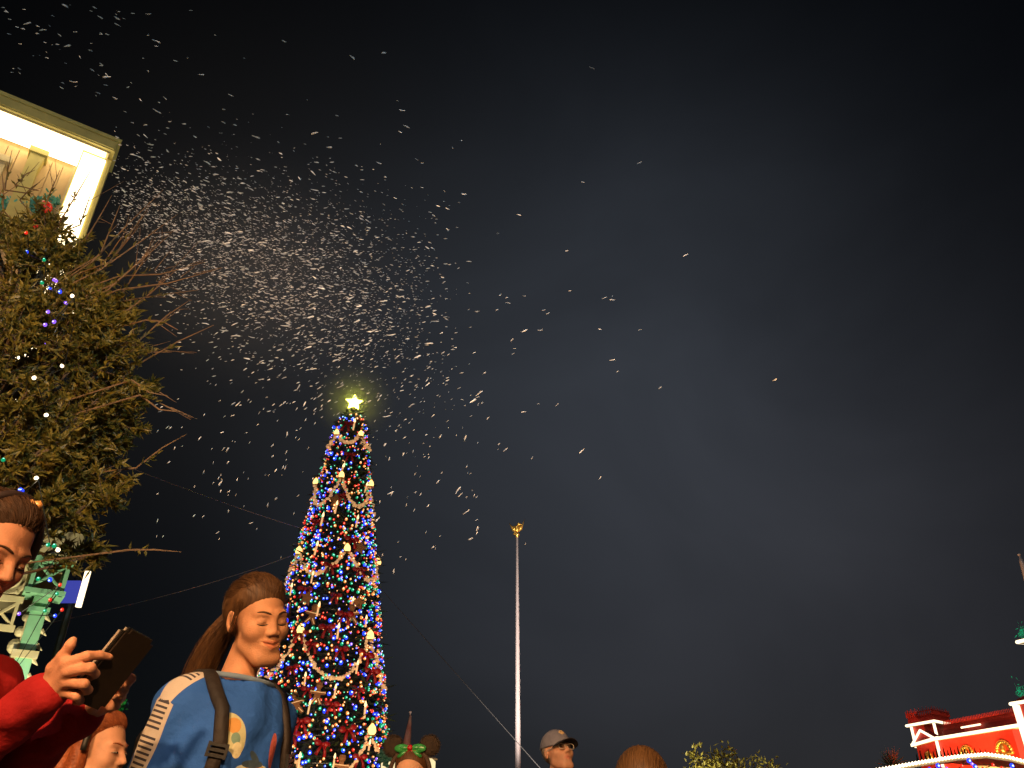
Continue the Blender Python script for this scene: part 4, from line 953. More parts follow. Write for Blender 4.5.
class Person:
    def __init__(s, base, yaw, H=1.0, head_c=(0, -.02, 1.575), head_rot=(0, 0, 0), arms=None, chest_lean=.0, face=None, hs=1.0, slim=1.0):
        s.base = Vector(base); s.yaw = yaw; s.H = H; s.hc = np.array(head_c, float); s.face = face or {}; s.hs = hs; s.slim = slim; s.nk = (face or {}).get('neck', 1.0)
        s.HR = np.array(Euler((R(head_rot[0]), R(head_rot[1]), R(head_rot[2])), 'XYZ').to_matrix()); s.lean = chest_lean; s.arms = arms or {}
        L = chest_lean
        s.J = dict(pel=(0, .0, .95 * H), waist=(0, -.3 * L, 1.08 * H), chest=(0, -.65 * L, 1.27 * H), neck=(0, -L + .01, 1.42 * H))
        for sd in (-1, 1):
            q = s.arms.get(sd, {}); sh = q.get('sh', (sd * .175 * slim, -.9 * L + .01, 1.375 * H)); el_ = q.get('el', (sd * .235, .02 - .6 * L, 1.10 * H)); wr_ = q.get('wr', (sd * .245, -.06 - .4 * L, .86 * H))
            s.J[sd] = (np.array(sh, float), np.array(el_, float), np.array(wr_, float))
            s.J[('leg', sd)] = ((sd * .09, 0, .90 * H), (sd * .10, -.02, .50 * H), (sd * .10, .03, .09 * H))
    def local(s, p):             # world point -> body space
        p = Vector(p) - s.base; c, q = math.cos(-s.yaw), math.sin(-s.yaw); return np.array((p.x * c - p.y * q, p.x * q + p.y * c, p.z))
    def to_head(s, p): return ((p - s.hc.astype(f4)) @ s.HR.astype(f4)) / f4(s.hs)
    def torso(s, p, g=0.0):
        J = s.J; H = s.H; w = s.slim
        d = ell(p, J['pel'], (.165 * w + g, .115 + g, .13 * H + g)); d = smin(d, ell(p, J['waist'], (.138 * w + g, .100 + g, .17 * H + g)), .06)
        d = smin(d, ell(p, J['chest'], (.168 * w + g, .112 + g, .20 * H + g)), .06)
        for sd in (-1, 1): d = smin(d, cap_(p, (sd * .02, J['neck'][1], J['neck'][2] - .02), s.J[sd][0], .05 + g, .050 + g), .05)
        return d
    def arm(s, p, sd, g=0.0, cuff=1.0, taper=0):
        sh, el_, wr_ = s.J[sd]; w2 = el_ + (wr_ - el_) * cuff
        return smin(cap_(p, sh, el_, .053 + g, .042 + g), cap_(p, el_, w2, .042 + g, (.027 if cuff >= 1 else .030) + g - taper), .025)
    def leg(s, p, sd, g=0.0):
        a, b, c = s.J[('leg', sd)]; return smin(cap_(p, a, b, .085 + g, .055 + g), cap_(p, b, c, .055 + g, .036 + g), .03)
    def neck(s, p):
        top = s.hc + s.HR @ np.array((0, .022, -.055)) * s.hs; n = np.array(s.J['neck'])
        return cap_(p, n + np.array((0, .012, -.04)), top, .060 * s.nk, .049 * s.nk)
    def grid(s, fine, coarse, head_only_fine=True, extra=(), zlo=-.01, pad=.5, coarse_z=None):
        h = s.hc; bx = [(h[0] - .11, h[0] + .11)]; by = [(h[1] - .15, h[1] + .13)]; bz = [(h[2] - .15, h[2] + .14)]
        for c, r in extra: bx.append((c[0] - r, c[0] + r)); by.append((c[1] - r, c[1] + r)); bz.append((c[2] - r, c[2] + r))
        pts = np.array([h] + [q for sd in (-1, 1) for q in s.J[sd]] + [q for q, r in extra] + [[0, 0, 0]]); lo = pts.min(0) - .26; hi = pts.max(0) + .26
        return axis(lo[0], hi[0], fine, coarse, bx), axis(lo[1], hi[1], fine, coarse, by), axis(zlo, h[2] + .16, fine, coarse_z or coarse, bz)
    def build(s, label, sk, fine=.005, coarse=.016, hands=None, group=None, extra=()):
        xs, ys, zs = s.grid(fine, coarse, extra=extra)
        p = np.stack(np.meshgrid(xs, ys, zs, indexing='ij'), -1).astype(f4)
        d = s.torso(p)
        for sd in (-1, 1): d = smin(d, s.arm(p, sd), .03); d = smin(d, s.leg(p, sd), .03)
        for sd in (-1, 1):
            c = s.J[('leg', sd)][2]; d = smin(d, cap_(p, (c[0], c[1] + .02, .05), (c[0] + sd * .02, c[1] - .17, .035), .036, .03), .02)
        d = smin(d, s.neck(p), .035)
        for sd in (-1, 1):
            ch = (hands or {}).get(sd)
            if ch is None:
                e_, w_ = s.J[sd][1], s.J[sd][2]; u = w_ - e_; ch = hand_pts(w_, u, (sd * 1, -.1, 0), (0, -1, 0), .42)
            pts_all = np.array([q for c_, r_ in ch for q in c_]); lo = pts_all.min(0) - .06; hi = pts_all.max(0) + .06
            ii = [np.nonzero((a >= l) & (a <= h_))[0] for a, l, h_ in zip((xs, ys, zs), lo, hi)]
            if all(len(a) for a in ii):
                sl = tuple(slice(a[0], a[-1] + 1) for a in ii); q = p[sl]; dh = d[sl]
                hd = np.full(dh.shape, 9, f4)
                for c_, r_ in ch: hd = np.minimum(hd, finger_chain(q, np.full(dh.shape, 9, f4), c_[1:], r_[1:], .004)) if False else smin(hd, finger_chain(q, np.full(dh.shape, 9, f4), c_, r_, .005), .004)
                d[sl] = smin(dh, hd, .010)
        k0 = np.searchsorted(zs, s.hc[2] - .17); q = s.to_head(p[:, :, k0:]); d[:, :, k0:] = smin(d[:, :, k0:], head_sdf(q, s.face) * s.hs, .018)
        V, Fc = surface_nets(d, xs, ys, zs)
        cen = V[Fc].mean(1).astype(f4); hq = s.to_head(cen); mi = lip_mask(hq, s.face.get('smile', 0)).astype(int)
        o = mesh('person', V, Fc.tolist(), sk, None, True, mi); o.location = s.base; o.rotation_euler = (0, 0, s.yaw); s.root = o
        tag(o, label, 'person', group); return o
    def part(s, name, fn, m, res, lo, hi, smooth=True, label=None, parent=None, shifted=False):
        xs, ys, zs = [np.arange(a, b, res) for a, b in zip(lo, hi)]
        p = np.stack(np.meshgrid(xs, ys, zs, indexing='ij'), -1).astype(f4); V, Fc = surface_nets(fn(p), xs, ys, zs)
        o = mesh(name, V, Fc.tolist(), m, parent or s.root, smooth)
        if label: o['label'] = label
        return o
    def bbox(s, pad=.12, zlo=None, zhi=None):
        pts = np.array([q for sd in (-1, 1) for q in s.J[sd]] + [s.J['pel']]); lo = pts.min(0) - pad; hi = pts.max(0) + pad
        lo[1] = min(lo[1], -.2); hi[1] = max(hi[1], .2)
        if zlo is not None: lo[2] = zlo
        if zhi is not None: hi[2] = zhi
        return lo, hi
    def shirt(s, m, res=.008, g=.016, cuff=.93, neck_r=.075, fold=.004, hem=.86, name='shirt', nz=0, scoop=0):
        def fn(p):
            d = s.torso(p, g)
            for sd in (-1, 1): d = smin(d, s.arm(p, sd, g + .006, cuff), .035)
            x, y, z = p[..., 0], p[..., 1], p[..., 2]
            d = d + fold * (np.sin(38 * z + 9 * x + 6 * np.sin(11 * y)) * np.sin(17 * x + 13 * z) + .7 * np.sin(61 * x - 30 * z + 20 * y))
            n = np.array(s.J['neck']); top = s.hc + s.HR @ np.array((0, .022, -.055)); ax_ = (top - n) / np.linalg.norm(top - n)
            q = p - n.astype(f4); h = q @ ax_.astype(f4); rad = np.linalg.norm(q - h[..., None] * ax_.astype(f4), axis=-1)
            d = smax(d, -np.maximum(rad - neck_r - scoop * np.clip(-(y - n[1]) / np.maximum(rad, .01), 0, 1), -(h + .03 + nz)), .008)
            return np.maximum(d, hem * s.H - z)
        lo, hi = s.bbox(.13, hem * s.H - .02, s.J['neck'][2] + .10); return s.part(name, fn, m, res, lo, hi)
    def trousers(s, m, res=.012):
        def fn(p):
            d = ell(p, s.J['pel'], (.178 * s.slim, .128, .14 * s.H))
            for sd in (-1, 1): d = smin(d, s.leg(p, sd, .016), .03)
            return np.maximum(np.maximum(d, .075 - p[..., 2]), p[..., 2] - 1.0 * s.H)
        return s.part('trousers', fn, m, res, (-.3, -.25, .05), (.3, .25, 1.02 * s.H))
    def shoes(s, m):
        for sd in (-1, 1):
            c = s.J[('leg', sd)][2]
            def fn(p):
                d = smin(cap_(p, (c[0], c[1] + .025, .055), (c[0] + sd * .02, c[1] - .18, .04), .048, .042), cap_(p, (c[0], c[1], .12), (c[0], c[1], .06), .045, .05), .03)
                return np.maximum(d, .004 - p[..., 2])
            s.part('shoe', fn, m, .010, (c[0] - .12, c[1] - .28, -.02), (c[0] + .12, c[1] + .14, .2))
    def head_part(s, name, fn, m, res=.004, lo=(-.16, -.16, -.2), hi=(.16, .18, .17), label=None, parent=None, smooth=True):
        """fn works in head space; the mesh is made in head space and placed on the head"""
        o = s.part(name, fn, m, res, lo, hi, smooth, label, parent); o.matrix_local = s.head_matrix(); return o
    def head_matrix(s):
        return Matrix.Translation(Vector(s.hc)) @ Matrix([list(r) for r in s.HR]).to_4x4() @ Matrix.Scale(s.hs, 4)
    def head_mesh(s, name, mb, m, smooth=True, parent=None):
        o = mb.build(name, m, parent or s.root, smooth); o.matrix_local = s.head_matrix(); return o
    def face_y(s, x, z):         # front of the face at (x, z) in head space
        y = -.14
        for _ in range(40):
            v = float(head_sdf(np.array([[x, y, z]], f4), s.face)[0])
            if v < .0004: break
            y += v * .7
        return y
    def eyes(s, closed=0.0, gaze=(0, 0), col=(.05, .025, .012), brow_m=None, brows=True):
        white = mat('eye_white', (.62, .58, .54), .2, var=.03); iris = mat('iris', col, .15, var=.2, scale=60); lash = mat('lash', (.02, .012, .008), .6, var=0)
        for sd in (-1, 1):
            if closed < .9:
                m = MB(); op = 1 - closed
                # lens shaped opening lying on the lid
                n = 18; vs = [(sd * .031 + .0125 * math.cos(t), -.0885 + .0045 * abs(math.cos(t)) ** 2 * 1.4, .004 + (.0052 * op if math.sin(t) > 0 else .0036 * op) * math.sin(t)) for t in np.linspace(0, 2 * math.pi, n + 1)[:-1]]
                m.add(vs + [(sd * .031, -.0895, .004)], [(k, (k + 1) % n, n) for k in range(n)]); e = s.head_mesh('eye', m, white)
                m = MB(); r = .0050; c = (sd * .031 + gaze[0], -.0892, .0042 + gaze[1])
                vs = [(c[0] + r * math.cos(t), c[1] - .0006, max(c[2] - .0036 * op, min(c[2] + .005 * op, c[2] + r * math.sin(t)))) for t in np.linspace(0, 2 * math.pi, 15)[:-1]]
                m.add(vs + [(c[0], c[1] - .0012, c[2])], [(k, (k + 1) % 14, 14) for k in range(14)]); o = m.build('iris', iris, e)
            m = MB(); zc = .004 - .005 * closed
            pts = [(sd * .031 + .0165 * t, s.face_y(sd * .031 + .0165 * t, zc + (.0060 * (1 - closed) - .004 * closed) * (1 - t * t)) - .0004, zc + (.0060 * (1 - closed) - .004 * closed) * (1 - t * t)) for t in np.linspace(-1, 1, 11)]
            m.tube(pts, [.0007 + .0013 * math.sin(math.pi * k / 10) for k in range(11)], 5); s.head_mesh('eyelashes', m, lash)
        if brows:
            for sd in (-1, 1):
                m = MB(); pts = [(sd * (.012 + .036 * t), s.face_y(sd * (.012 + .036 * t), .0265 + .0060 * math.sin(t * 2.4)) - .0006, .0265 + .0060 * math.sin(t * 2.4)) for t in np.linspace(0, 1, 9)]
                m.tube(pts, [.0012, .0024, .0028, .0029, .0028, .0025, .0021, .0015, .0007], 6); s.head_mesh('eyebrow', m, brow_m or lash)
def scalp(q, g=.014): return ell(q, (0, .016, .040), (.073 + g, .093 + g, .084 + g * 1.2))
def hair_cap(q, n, c, g=.013, k=.28):   # hair thickness grows away from the hairline
    pl = plane(q, n, c); return smax(scalp(q, .0015) - np.clip(-pl * k, 0, g), pl, .002) + strands(q, .0004)
def plane(q, n, c): n = np.array(n, f4); n /= np.linalg.norm(n); return q @ n - c     # negative below
def strands(q, amp=.0007, f=95): 
    a = np.arctan2(q[..., 0], q[..., 2] + .12); return amp * np.sin(f * a + 8 * np.sin(18 * q[..., 1])) + amp * .6 * np.sin(2.3 * f * a + 3 * np.sin(30 * q[..., 1]))
def hairs(P_, name, m, roots, parent=None, r=.0009):
    mb = MB()
    for pts in roots: mb.tube(pts, [r] * (len(pts) - 1) + [r * .3], 3, cap=False)
    return P_.head_mesh(name, mb, m, True, parent)
# ================================================================== the girl in the blue top
def base_for(px, py, t, local, yaw):     # place a figure so that a local point is seen at (px, py), distance t
    p = Pt(px, py, t); c, q = math.cos(yaw), math.sin(yaw); return (p.x - (local[0] * c - local[1] * q), p.y - (local[0] * q + local[1] * c), 0), p.z - local[2]
yaw = R(52)
g_hc = (.018, -.058, 1.545)
b, dz = base_for(257, 622, 2.16, g_hc, yaw)
g_hc = (g_hc[0], g_hc[1], g_hc[2] + dz)
girl = Person(b, yaw, .99, g_hc, (12, -10, -5), {-1: dict(sh=(-.108, .0, 1.37), el=(-.160, .06, 1.105), wr=(-.185, -.02, .875)), 1: dict(sh=(.115, -.02, 1.36), el=(.158, -.01, 1.095), wr=(.165, -.14, .89))},
              .085, dict(smile=.0095, cheek=.004, nose=.58, wide=-.007, mouth=1.20, neck=.86), .95, .80)
girl.J['neck'] = (0, -.012, 1.40)
girl.build('girl with a ponytail in a blue long sleeved top walking past, looking down', skin('tan', (.40, .195, .105)), .003, .014)
hm = hair_material('brown', (.030, .013, .006), (.085, .040, .014))
girl.eyes(closed=.93, brow_m=hm)
def girl_hair(q):
    d = hair_cap(q, (0, -.62, -.80), -.010)
    back = hair_cap(q, (0, -1, .15), -.012); back = smax(back, plane(q, (0, -.35, -1), .075), .01)
    return smin(d, back, .006)
h = girl.head_part('hair', girl_hair, hm, .0032)
tail_pts = [(0, .096, .012), (-.012, .130, -.004), (-.030, .158, -.045), (-.046, .182, -.105), (-.060, .198, -.165), (-.070, .205, -.225), (-.078, .204, -.29)]
m = MB(); m.tube(tail_pts, [.022, .034, .038, .040, .037, .028, .008], 18); girl.head_mesh('ponytail', m, hm, True)
m = MB(); m.tube([(0, .096, .012), (-.004, .112, .006)], .026, 14); girl.head_mesh('hair_tie', m, mat('hair_tie', (.05, .03, .05), .7), True)
rr2 = random.Random(3); rt_ = []
for k in range(260):
    a = rr2.uniform(0, 6.28); r0 = .034 * math.sqrt(rr2.random()) + .006; ph = rr2.uniform(-.012, .012); L = rr2.uniform(.75, 1.12); pts = []
    for j in range(7):
        f = j / 6 * L; i0 = min(5, int(f * 6)); c = Vector(tail_pts[i0]).lerp(Vector(tail_pts[i0 + 1]), f * 6 - i0) if f < 1 else Vector(tail_pts[-1]) + Vector((-.008, -.002, -.07)) * (f - 1) * 6
        w_ = (.6, .95, 1.12, 1.15, 1.08, .95, .7)[j]; pts.append(c + Vector((math.cos(a) * r0 * w_ + ph * j / 3, math.sin(a) * r0 * w_, 0)))
    rt_.append(pts)
def comb(n, rr_, g=.0155):   # fine hairs combed from the hairline over the skull to the tie at the back
    out = []
    for k in range(n):
        a = rr_.uniform(-1.25, 1.25); st = Vector((math.sin(a) * .9, -.90 + .5 * abs(math.sin(a)), .40 * math.cos(a) + .06 + rr_.gauss(0, .02))).normalized(); en = Vector((math.sin(a) * .25, .93, .12)).normalized(); f1 = rr_.uniform(0, .5); f2 = f1 + rr_.uniform(.25, .6); pts = []
        for j in range(7):
            f = min(1, f1 + (f2 - f1) * j / 6); d = st.lerp(en, f).normalized(); gg = .0028 + (g - .0028) * min(1, f * 3.2) + rr_.gauss(0, .0007) + (.004 * j / 6 if k % 7 == 0 else 0) + (.002 if j == 6 else 0)
            pts.append(Vector((d.x * (.073 + gg), .016 + d.y * (.093 + gg), .040 + d.z * (.084 + gg * 1.2))))
        out.append(pts)
    return out
rt_ += comb(1500, rr2, .0142)
for k in range(46):
    sd = -1 if k % 2 else 1; y0 = rr2.uniform(-.05, -.01); z0 = rr2.uniform(.035, .075)
    rt_.append([(sd * .076, y0, z0), (sd * .083, y0 + .008, z0 - .03), (sd * .083, y0 + .016 + rr2.gauss(0, .004), z0 - .055), (sd * .079, y0 + .03 + rr2.gauss(0, .006), z0 - .085)])
hairs(girl, 'loose_hair', hm, rt_, r=.0007)
# blue top: sleeve stripe and chest print live in the cloth's own coordinates
bt = cloth('blue', (.014, .066, .28), (.020, .088, .36)); nt = bt.node_tree; bs = nt.nodes['Principled BSDF']
old = bs.inputs['Base Color'].links[0].from_socket
def attr(n): a = nt.nodes.new('ShaderNodeAttribute'); a.attribute_name = n; return a.outputs['Fac']
def mth(op, a, b=0.0, c=None):
    n = nt.nodes.new('ShaderNodeMath'); n.operation = op
    for i, q in enumerate([a, b] + ([c] if c is not None else [])):
        if isinstance(q, (int, float)): n.inputs[i].default_value = q
        else: nt.links.new(q, n.inputs[i])
    return n.outputs[0]
def step(v, a, b):            # 1 inside a..b with a soft edge
    e = .0025
    return mth('MULTIPLY', mth('MULTIPLY_ADD', mth('SUBTRACT', v, a), 1 / e, .5), 1) if False else mth('MULTIPLY', mth('LESS_THAN', v, b), mth('GREATER_THAN', v, a))
def over(base, fac, col):
    n = nt.nodes.new('ShaderNodeMix'); n.data_type = 'RGBA'; nt.links.new(fac, n.inputs['Factor']); nt.links.new(base, n.inputs['A']); n.inputs['B'].default_value = (*col, 1); return n.outputs['Result']
su, sv, cx, cz = attr('su'), attr('sv'), attr('cx'), attr('cz')
col = over(old, step(su, -.027, .027), (.37, .335, .30))
# dark letter strokes across the stripe: bars broken into groups
word = nt.nodes.new('ShaderNodeTexNoise'); word.noise_dimensions = '1D'; word.inputs['Scale'].default_value = 58; nt.links.new(sv, word.inputs['W'])
fine = mth('FRACT', mth('MULTIPLY', sv, 84.0)); bars = mth('MULTIPLY', step(fine, .15, .60), step(su, -.019, .019))
gap = mth('SUBTRACT', 1.0, mth('MAXIMUM', step(sv, .128, .140), mth('MAXIMUM', step(sv, -9, .02), step(sv, .33, 9))))
hole = mth('SUBTRACT', 1.0, mth('MULTIPLY', step(su, -.010, .010), mth('GREATER_THAN', word.outputs['Fac'], .60)))
col = over(col, mth('MULTIPLY', mth('MULTIPLY', bars, gap), hole), (.035, .032, .045))
def blob(x0, z0, rx, rz, skew=0.0):
    a = mth('DIVIDE', mth('SUBTRACT', mth('MULTIPLY_ADD', cz, skew, cx), x0 + skew * z0), rx); b = mth('DIVIDE', mth('SUBTRACT', cz, z0), rz)
    return mth('LESS_THAN', mth('ADD', mth('MULTIPLY', a, a), mth('MULTIPLY', b, b)), 1.0)
CZ = 1.29
for (x0, z0, rx, rz, c, sk) in [(-.070, .015, .026, .048, (.34, .34, .20), .15), (-.070, .034, .014, .018, (.38, .20, .06), 0), (-.066, .004, .010, .014, (.12, .20, .16), 0), (-.062, -.022, .012, .018, (.42, .40, .26), 0),
                                (.040, -.018, .010, .042, (.30, .07, .06), 0), (-.012, -.060, .042, .010, (.40, .42, .34), .0), (-.006, -.072, .030, .024, (.42, .26, .08), 0), (-.004, -.068, .016, .012, (.40, .07, .03), 0), (-.014, -.050, .028, .009, (.03, .05, .07), .0),
                                (-.010, -.034, .010, .014, (.03, .05, .07), .6), (-.012, -.112, .020, .012, (.14, .26, .30), 0)]:
    col = over(col, blob(x0, CZ + z0, rx, rz, sk), c)
nt.links.new(col, bs.inputs['Base Color'])
top = girl.shirt(bt, .006, .018, .93,   .066, .0055, .80, 'long_sleeved_top', .05, .034)
V = np.array([v.co[:] for v in top.data.vertices], dtype=float)
def set_attr(o, name, vals): a = o.data.attributes.new(name, 'FLOAT', 'POINT'); a.data.foreach_set('value', np.asarray(vals, dtype=np.float32))
sh, el_, wr_ = girl.J[-1]
def along(V, pts):            # arc length along a polyline and side offset around it
    best = np.full(len(V), 9.0); sv_ = np.zeros(len(V)); acc = 0; su_ = np.full(len(V), 9.0)
    for a, b in zip(pts[:-1], pts[1:]):
        ba = b - a; L = np.linalg.norm(ba); ax_ = ba / L; h = np.clip((V - a) @ ax_, 0, L); c = a + h[:, None] * ax_; r = V - c; d = np.linalg.norm(r, axis=1)
        out = np.array((-1, -.30, .42)); out = out - ax_ * (out @ ax_); out /= np.linalg.norm(out); side = np.cross(ax_, out)
        ang_ = np.arctan2(r @ side, r @ out); u = d < best; best = np.where(u, d, best); sv_ = np.where(u, acc + h, sv_); su_ = np.where(u, ang_ * .062, su_); acc += L
    return su_, sv_, best
su_, sv_, bd = along(V, [sh + np.array((.05, 0, .035)), sh, el_, wr_])
su_ = np.where((bd < .11) & (V[:, 0] < -.10), su_, 9.0)
set_attr(top, 'su', su_); set_attr(top, 'sv', sv_)
front = V[:, 1] < -.06
set_attr(top, 'cx', np.where(front & (np.abs(V[:, 0]) < .16), V[:, 0], 9.0)); set_attr(top, 'cz', V[:, 2])
n_ = np.array(girl.J['neck']); topn = girl.hc + girl.HR @ np.array((0, .022, -.055)); ax_ = Vector((topn - n_) / np.linalg.norm(topn - n_)); u1 = ax_.orthogonal().normalized(); u2 = ax_.cross(u1)
def surf_pt(fn, o, d, far=.4):  # march from o along d to a distance field
    o = np.array(o, float); d = np.array(d, float); t = 0
    for _ in range(60):
        v = float(fn((o + d * t)[None, :].astype(f4))[0]); 
        if v < .0008 or t > far: break
        t += v * .8
    return o + d * t
def top_fn(p):
    d = girl.torso(p, .018)
    for sd in (-1, 1): d = smin(d, girl.arm(p, sd, .024, .93), .035)
    return d
m = MB(); ring_ = []
for t in np.linspace(0, 2 * math.pi, 41):
    o_ = n_ + np.array((u1 * math.cos(t) + u2 * math.sin(t)) * .070) + np.array(ax_) * .14; dv = np.array((u1 * math.cos(t) + u2 * math.sin(t))); o_ = n_ + dv * (.073 + .036 * max(0, -dv[1])) + np.array(ax_) * .14; q = surf_pt(top_fn, o_, -np.array(ax_)); ring_.append(Vector(q))
m.tube(ring_, .0075, 8, cap=False); m.build('collar_band', cloth('blue_grey', (.12, .17, .24)), girl.root, True)
girl.trousers(cloth('dark_denim', (.02, .025, .045))); girl.shoes(mat('white_trainer', (.55, .53, .5), .6))
# backpack worn by the girl: bag, two straps, pale piping
bpk = empty('backpack', girl.base, yaw); tag(bpk, 'dark backpack with pale piping carried by the girl in blue', 'backpack')
blk = cloth('black_nylon', (.012, .010, .010), (.024, .018, .015), .6)
def bag(p):
    q = np.abs(p - np.array((.01, .150, 1.145), f4)) - np.array((.085, .040, .16), f4); return np.linalg.norm(np.maximum(q, 0), axis=-1) + np.minimum(q.max(-1), 0) - .045
girl.root.name = 'person'
xs, ys, zs = np.arange(-.2, .2, .012), np.arange(.05, .32, .012), np.arange(.86, 1.40, .012)
V_, F_ = surface_nets(bag(np.stack(np.meshgrid(xs, ys, zs, indexing='ij'), -1).astype(f4)), xs, ys, zs); mesh('bag', V_, F_.tolist(), blk, bpk, True)
m = MB()
for yy in (.13, .188):
    m.tube([(.01 + .127 * math.copysign(abs(math.cos(t)) ** .45, math.cos(t)), yy, 1.145 + .202 * math.copysign(abs(math.sin(t)) ** .45, math.sin(t))) for t in np.linspace(0, 2 * math.pi, 49)], .006, 6, cap=False)
m.build('piping', mat('pale_piping', (.45, .42, .34), .6), bpk, True)
def strap(xs_, name='strap', wd=.0175):
    pts = []
    for (x, z, mode) in xs_:
        if mode == 'f': q = surf_pt(top_fn, (x, -.45, z), (0, 1, 0), .8)
        elif mode == 't': q = surf_pt(top_fn, (x, z, 1.75), (0, 0, -1), .8)
        else: q = surf_pt(top_fn, (x, .45, z), (0, -1, 0), .8)
        pts.append(Vector(q))
    fine_ = []
    for i in range(len(pts) - 1):
        for f in np.linspace(0, 1, 5)[:-1]: fine_.append(pts[i].lerp(pts[i + 1], f))
    fine_.append(pts[-1])
    for it in range(4):
        for i, q in enumerate(fine_):
            e = .004; arr = np.array([[q.x, q.y, q.z]] + [[q.x + e * (k == 0), q.y + e * (k == 1), q.z + e * (k == 2)] for k in range(3)], f4); v = top_fn(arr); g = Vector([float(v[k + 1] - v[0]) / e for k in range(3)])
            fine_[i] = q - g.normalized() * float(v[0])
    m = MB(); prev = None; rows = []
    for i, q in enumerate(fine_):
        t = (fine_[min(i + 1, len(fine_) - 1)] - fine_[max(i - 1, 0)]).normalized(); e = .004; g = [float(top_fn(np.array([[q.x + e * (k == 0), q.y + e * (k == 1), q.z + e * (k == 2)]], f4))[0]) - float(top_fn(np.array([[q.x - e * (k == 0), q.y - e * (k == 1), q.z - e * (k == 2)]], f4))[0]) for k in range(3)]
        n = Vector(g).normalized(); s_ = t.cross(n).normalized(); rows.append([q + s_ * wd + n * .006, q + s_ * wd * .8 + n * .014, q - s_ * wd * .8 + n * .014, q - s_ * wd + n * .006, q - s_ * wd * .8 - n * .004, q + s_ * wd * .8 - n * .004])
    vs_ = [v for r in rows for v in r]; nn = 6
    m.add(vs_, [(i * nn + k, i * nn + (k + 1) % nn, (i + 1) * nn + (k + 1) % nn, (i + 1) * nn + k) for i in range(len(rows) - 1) for k in range(nn)] + [tuple(range(nn)), tuple(range((len(rows) - 1) * nn + nn - 1, (len(rows) - 1) * nn - 1, -1))])
    so_ = m.build(name, blk, bpk, True)
    i = int(len(rows) * .62); a_, b_ = rows[i], rows[i + 1]; bk = MB(); cen_ = (a_[1] + a_[2]) / 2; nn_ = (a_[1] - a_[0]).cross(b_[1] - a_[1]).normalized(); tt = (b_[1] - a_[1]).normalized(); ss = (a_[1] - a_[2]).normalized(); oo = tt.cross(ss).normalized()
    if oo.y > 0: oo = -oo
    for f in (-.012, 0, .012): bk.box(cen_ + tt * f + oo * .004, (.046, .007, .006), 0, Matrix((ss, tt, oo)).transposed())
    for f in (-.021, .021): bk.box(cen_ + ss * f + oo * .004, (.007, .034, .007), 0, Matrix((ss, tt, oo)).transposed())
    bk.build('buckle', mat('black_plastic', (.02, .02, .02), .25), so_)
strap([(-.080, 1.32, 'b'), (-.086, .03, 't'), (-.090, -.04, 't'), (-.094, 1.36, 'f'), (-.096, 1.285, 'f'), (-.104, 1.205, 'f'), (-.118, 1.115, 'f'), (-.124, 1.01, 'f')])
strap([(.076, 1.32, 'b'), (.080, .03, 't'), (.084, -.04, 't'), (.088, 1.35, 'f'), (.092, 1.275, 'f'), (.100, 1.195, 'f'), (.115, 1.115, 'f'), (.122, 1.01, 'f')])

# ================================================================== person in red holding the phone, cut by the frame's edge
yaw = R(72)
t_h = 1.72; hc = (0, -.09, 1.60); b, dz = base_for(-15, 553, t_h, hc, yaw); hc = (hc[0], hc[1], hc[2] + dz)
red = Person(b, yaw, 1.0, hc, (24, 0, 2), {}, .03, dict(nose=1.0, smile=.001), 1.0, 1.0)
lc = lambda px, py, t: red.local(Pt(px, py, t))
wr_r, wr_l = lc(50, 690, 1.62), lc(86, 709, 1.74)
shr = red.J[-1][0]; shl = red.J[1][0]
red.J[-1] = (shr, lc(-85, 800, 1.66), wr_r); red.J[1] = (shl, lc(-60, 832, 1.78), wr_l)
hr = [([lc(52, 686, 1.62), lc(66, 663, 1.60), lc(87, 656, 1.60), lc(100, 655, 1.62), lc(110, 657, 1.635)], [.017, .0118, .0100, .0088, .0068]),
      ([lc(52, 689, 1.62), lc(68, 671, 1.595), lc(90, 668, 1.585), lc(95, 674, 1.61), lc(90, 678, 1.63)], [.017, .0122, .0108, .0092, .0072]),
      ([lc(53, 693, 1.62), lc(67, 682, 1.60), lc(84, 684, 1.585), lc(88, 690, 1.61), lc(82, 692, 1.63)], [.017, .0118, .0102, .0090, .0070]),
      ([lc(54, 697, 1.62), lc(65, 692, 1.61), lc(77, 696, 1.595), lc(80, 701, 1.615), lc(75, 702, 1.63)], [.016, .0112, .0092, .0082, .0064]),
      ([lc(51, 684, 1.62), lc(54, 668, 1.615), lc(63, 656, 1.61), lc(70, 645, 1.61), lc(73, 640, 1.615)], [.018, .0145, .0115, .0100, .0078])]
hl_ = [([lc(92, 708, 1.74), lc(104, 699, 1.76), lc(115, 690, 1.765), lc(119, 680, 1.74), lc(114, 675, 1.72)], [.017, .012, .0105, .0095, .0075]),
       ([lc(92, 708, 1.74), lc(107, 698, 1.775), lc(123, 689, 1.77), lc(131, 679, 1.74), lc(127, 674, 1.715)], [.017, .012, .0108, .0098, .0078]),
       ([lc(93, 710, 1.74), lc(108, 703, 1.77), lc(121, 698, 1.765), lc(124, 691, 1.745), lc(119, 687, 1.725)], [.016, .0115, .010, .009, .0072]),
       ([lc(94, 713, 1.74), lc(106, 708, 1.765), lc(116, 706, 1.76), lc(118, 700, 1.745), lc(114, 697, 1.73)], [.016, .0105, .009, .008, .0066]),
       ([lc(90, 709, 1.735), lc(97, 700, 1.71), lc(103, 693, 1.695), lc(107, 687, 1.69), lc(110, 682, 1.688)], [.017, .0135, .0115, .010, .0078])]
red.build('person in a red top at the frame edge looking down at a phone', skin('rosy', (.44, .21, .125)), .004, .014, {-1: hr, 1: hl_}, extra=[(lc(72, 675, 1.61), .085), (lc(108, 695, 1.74), .085)])
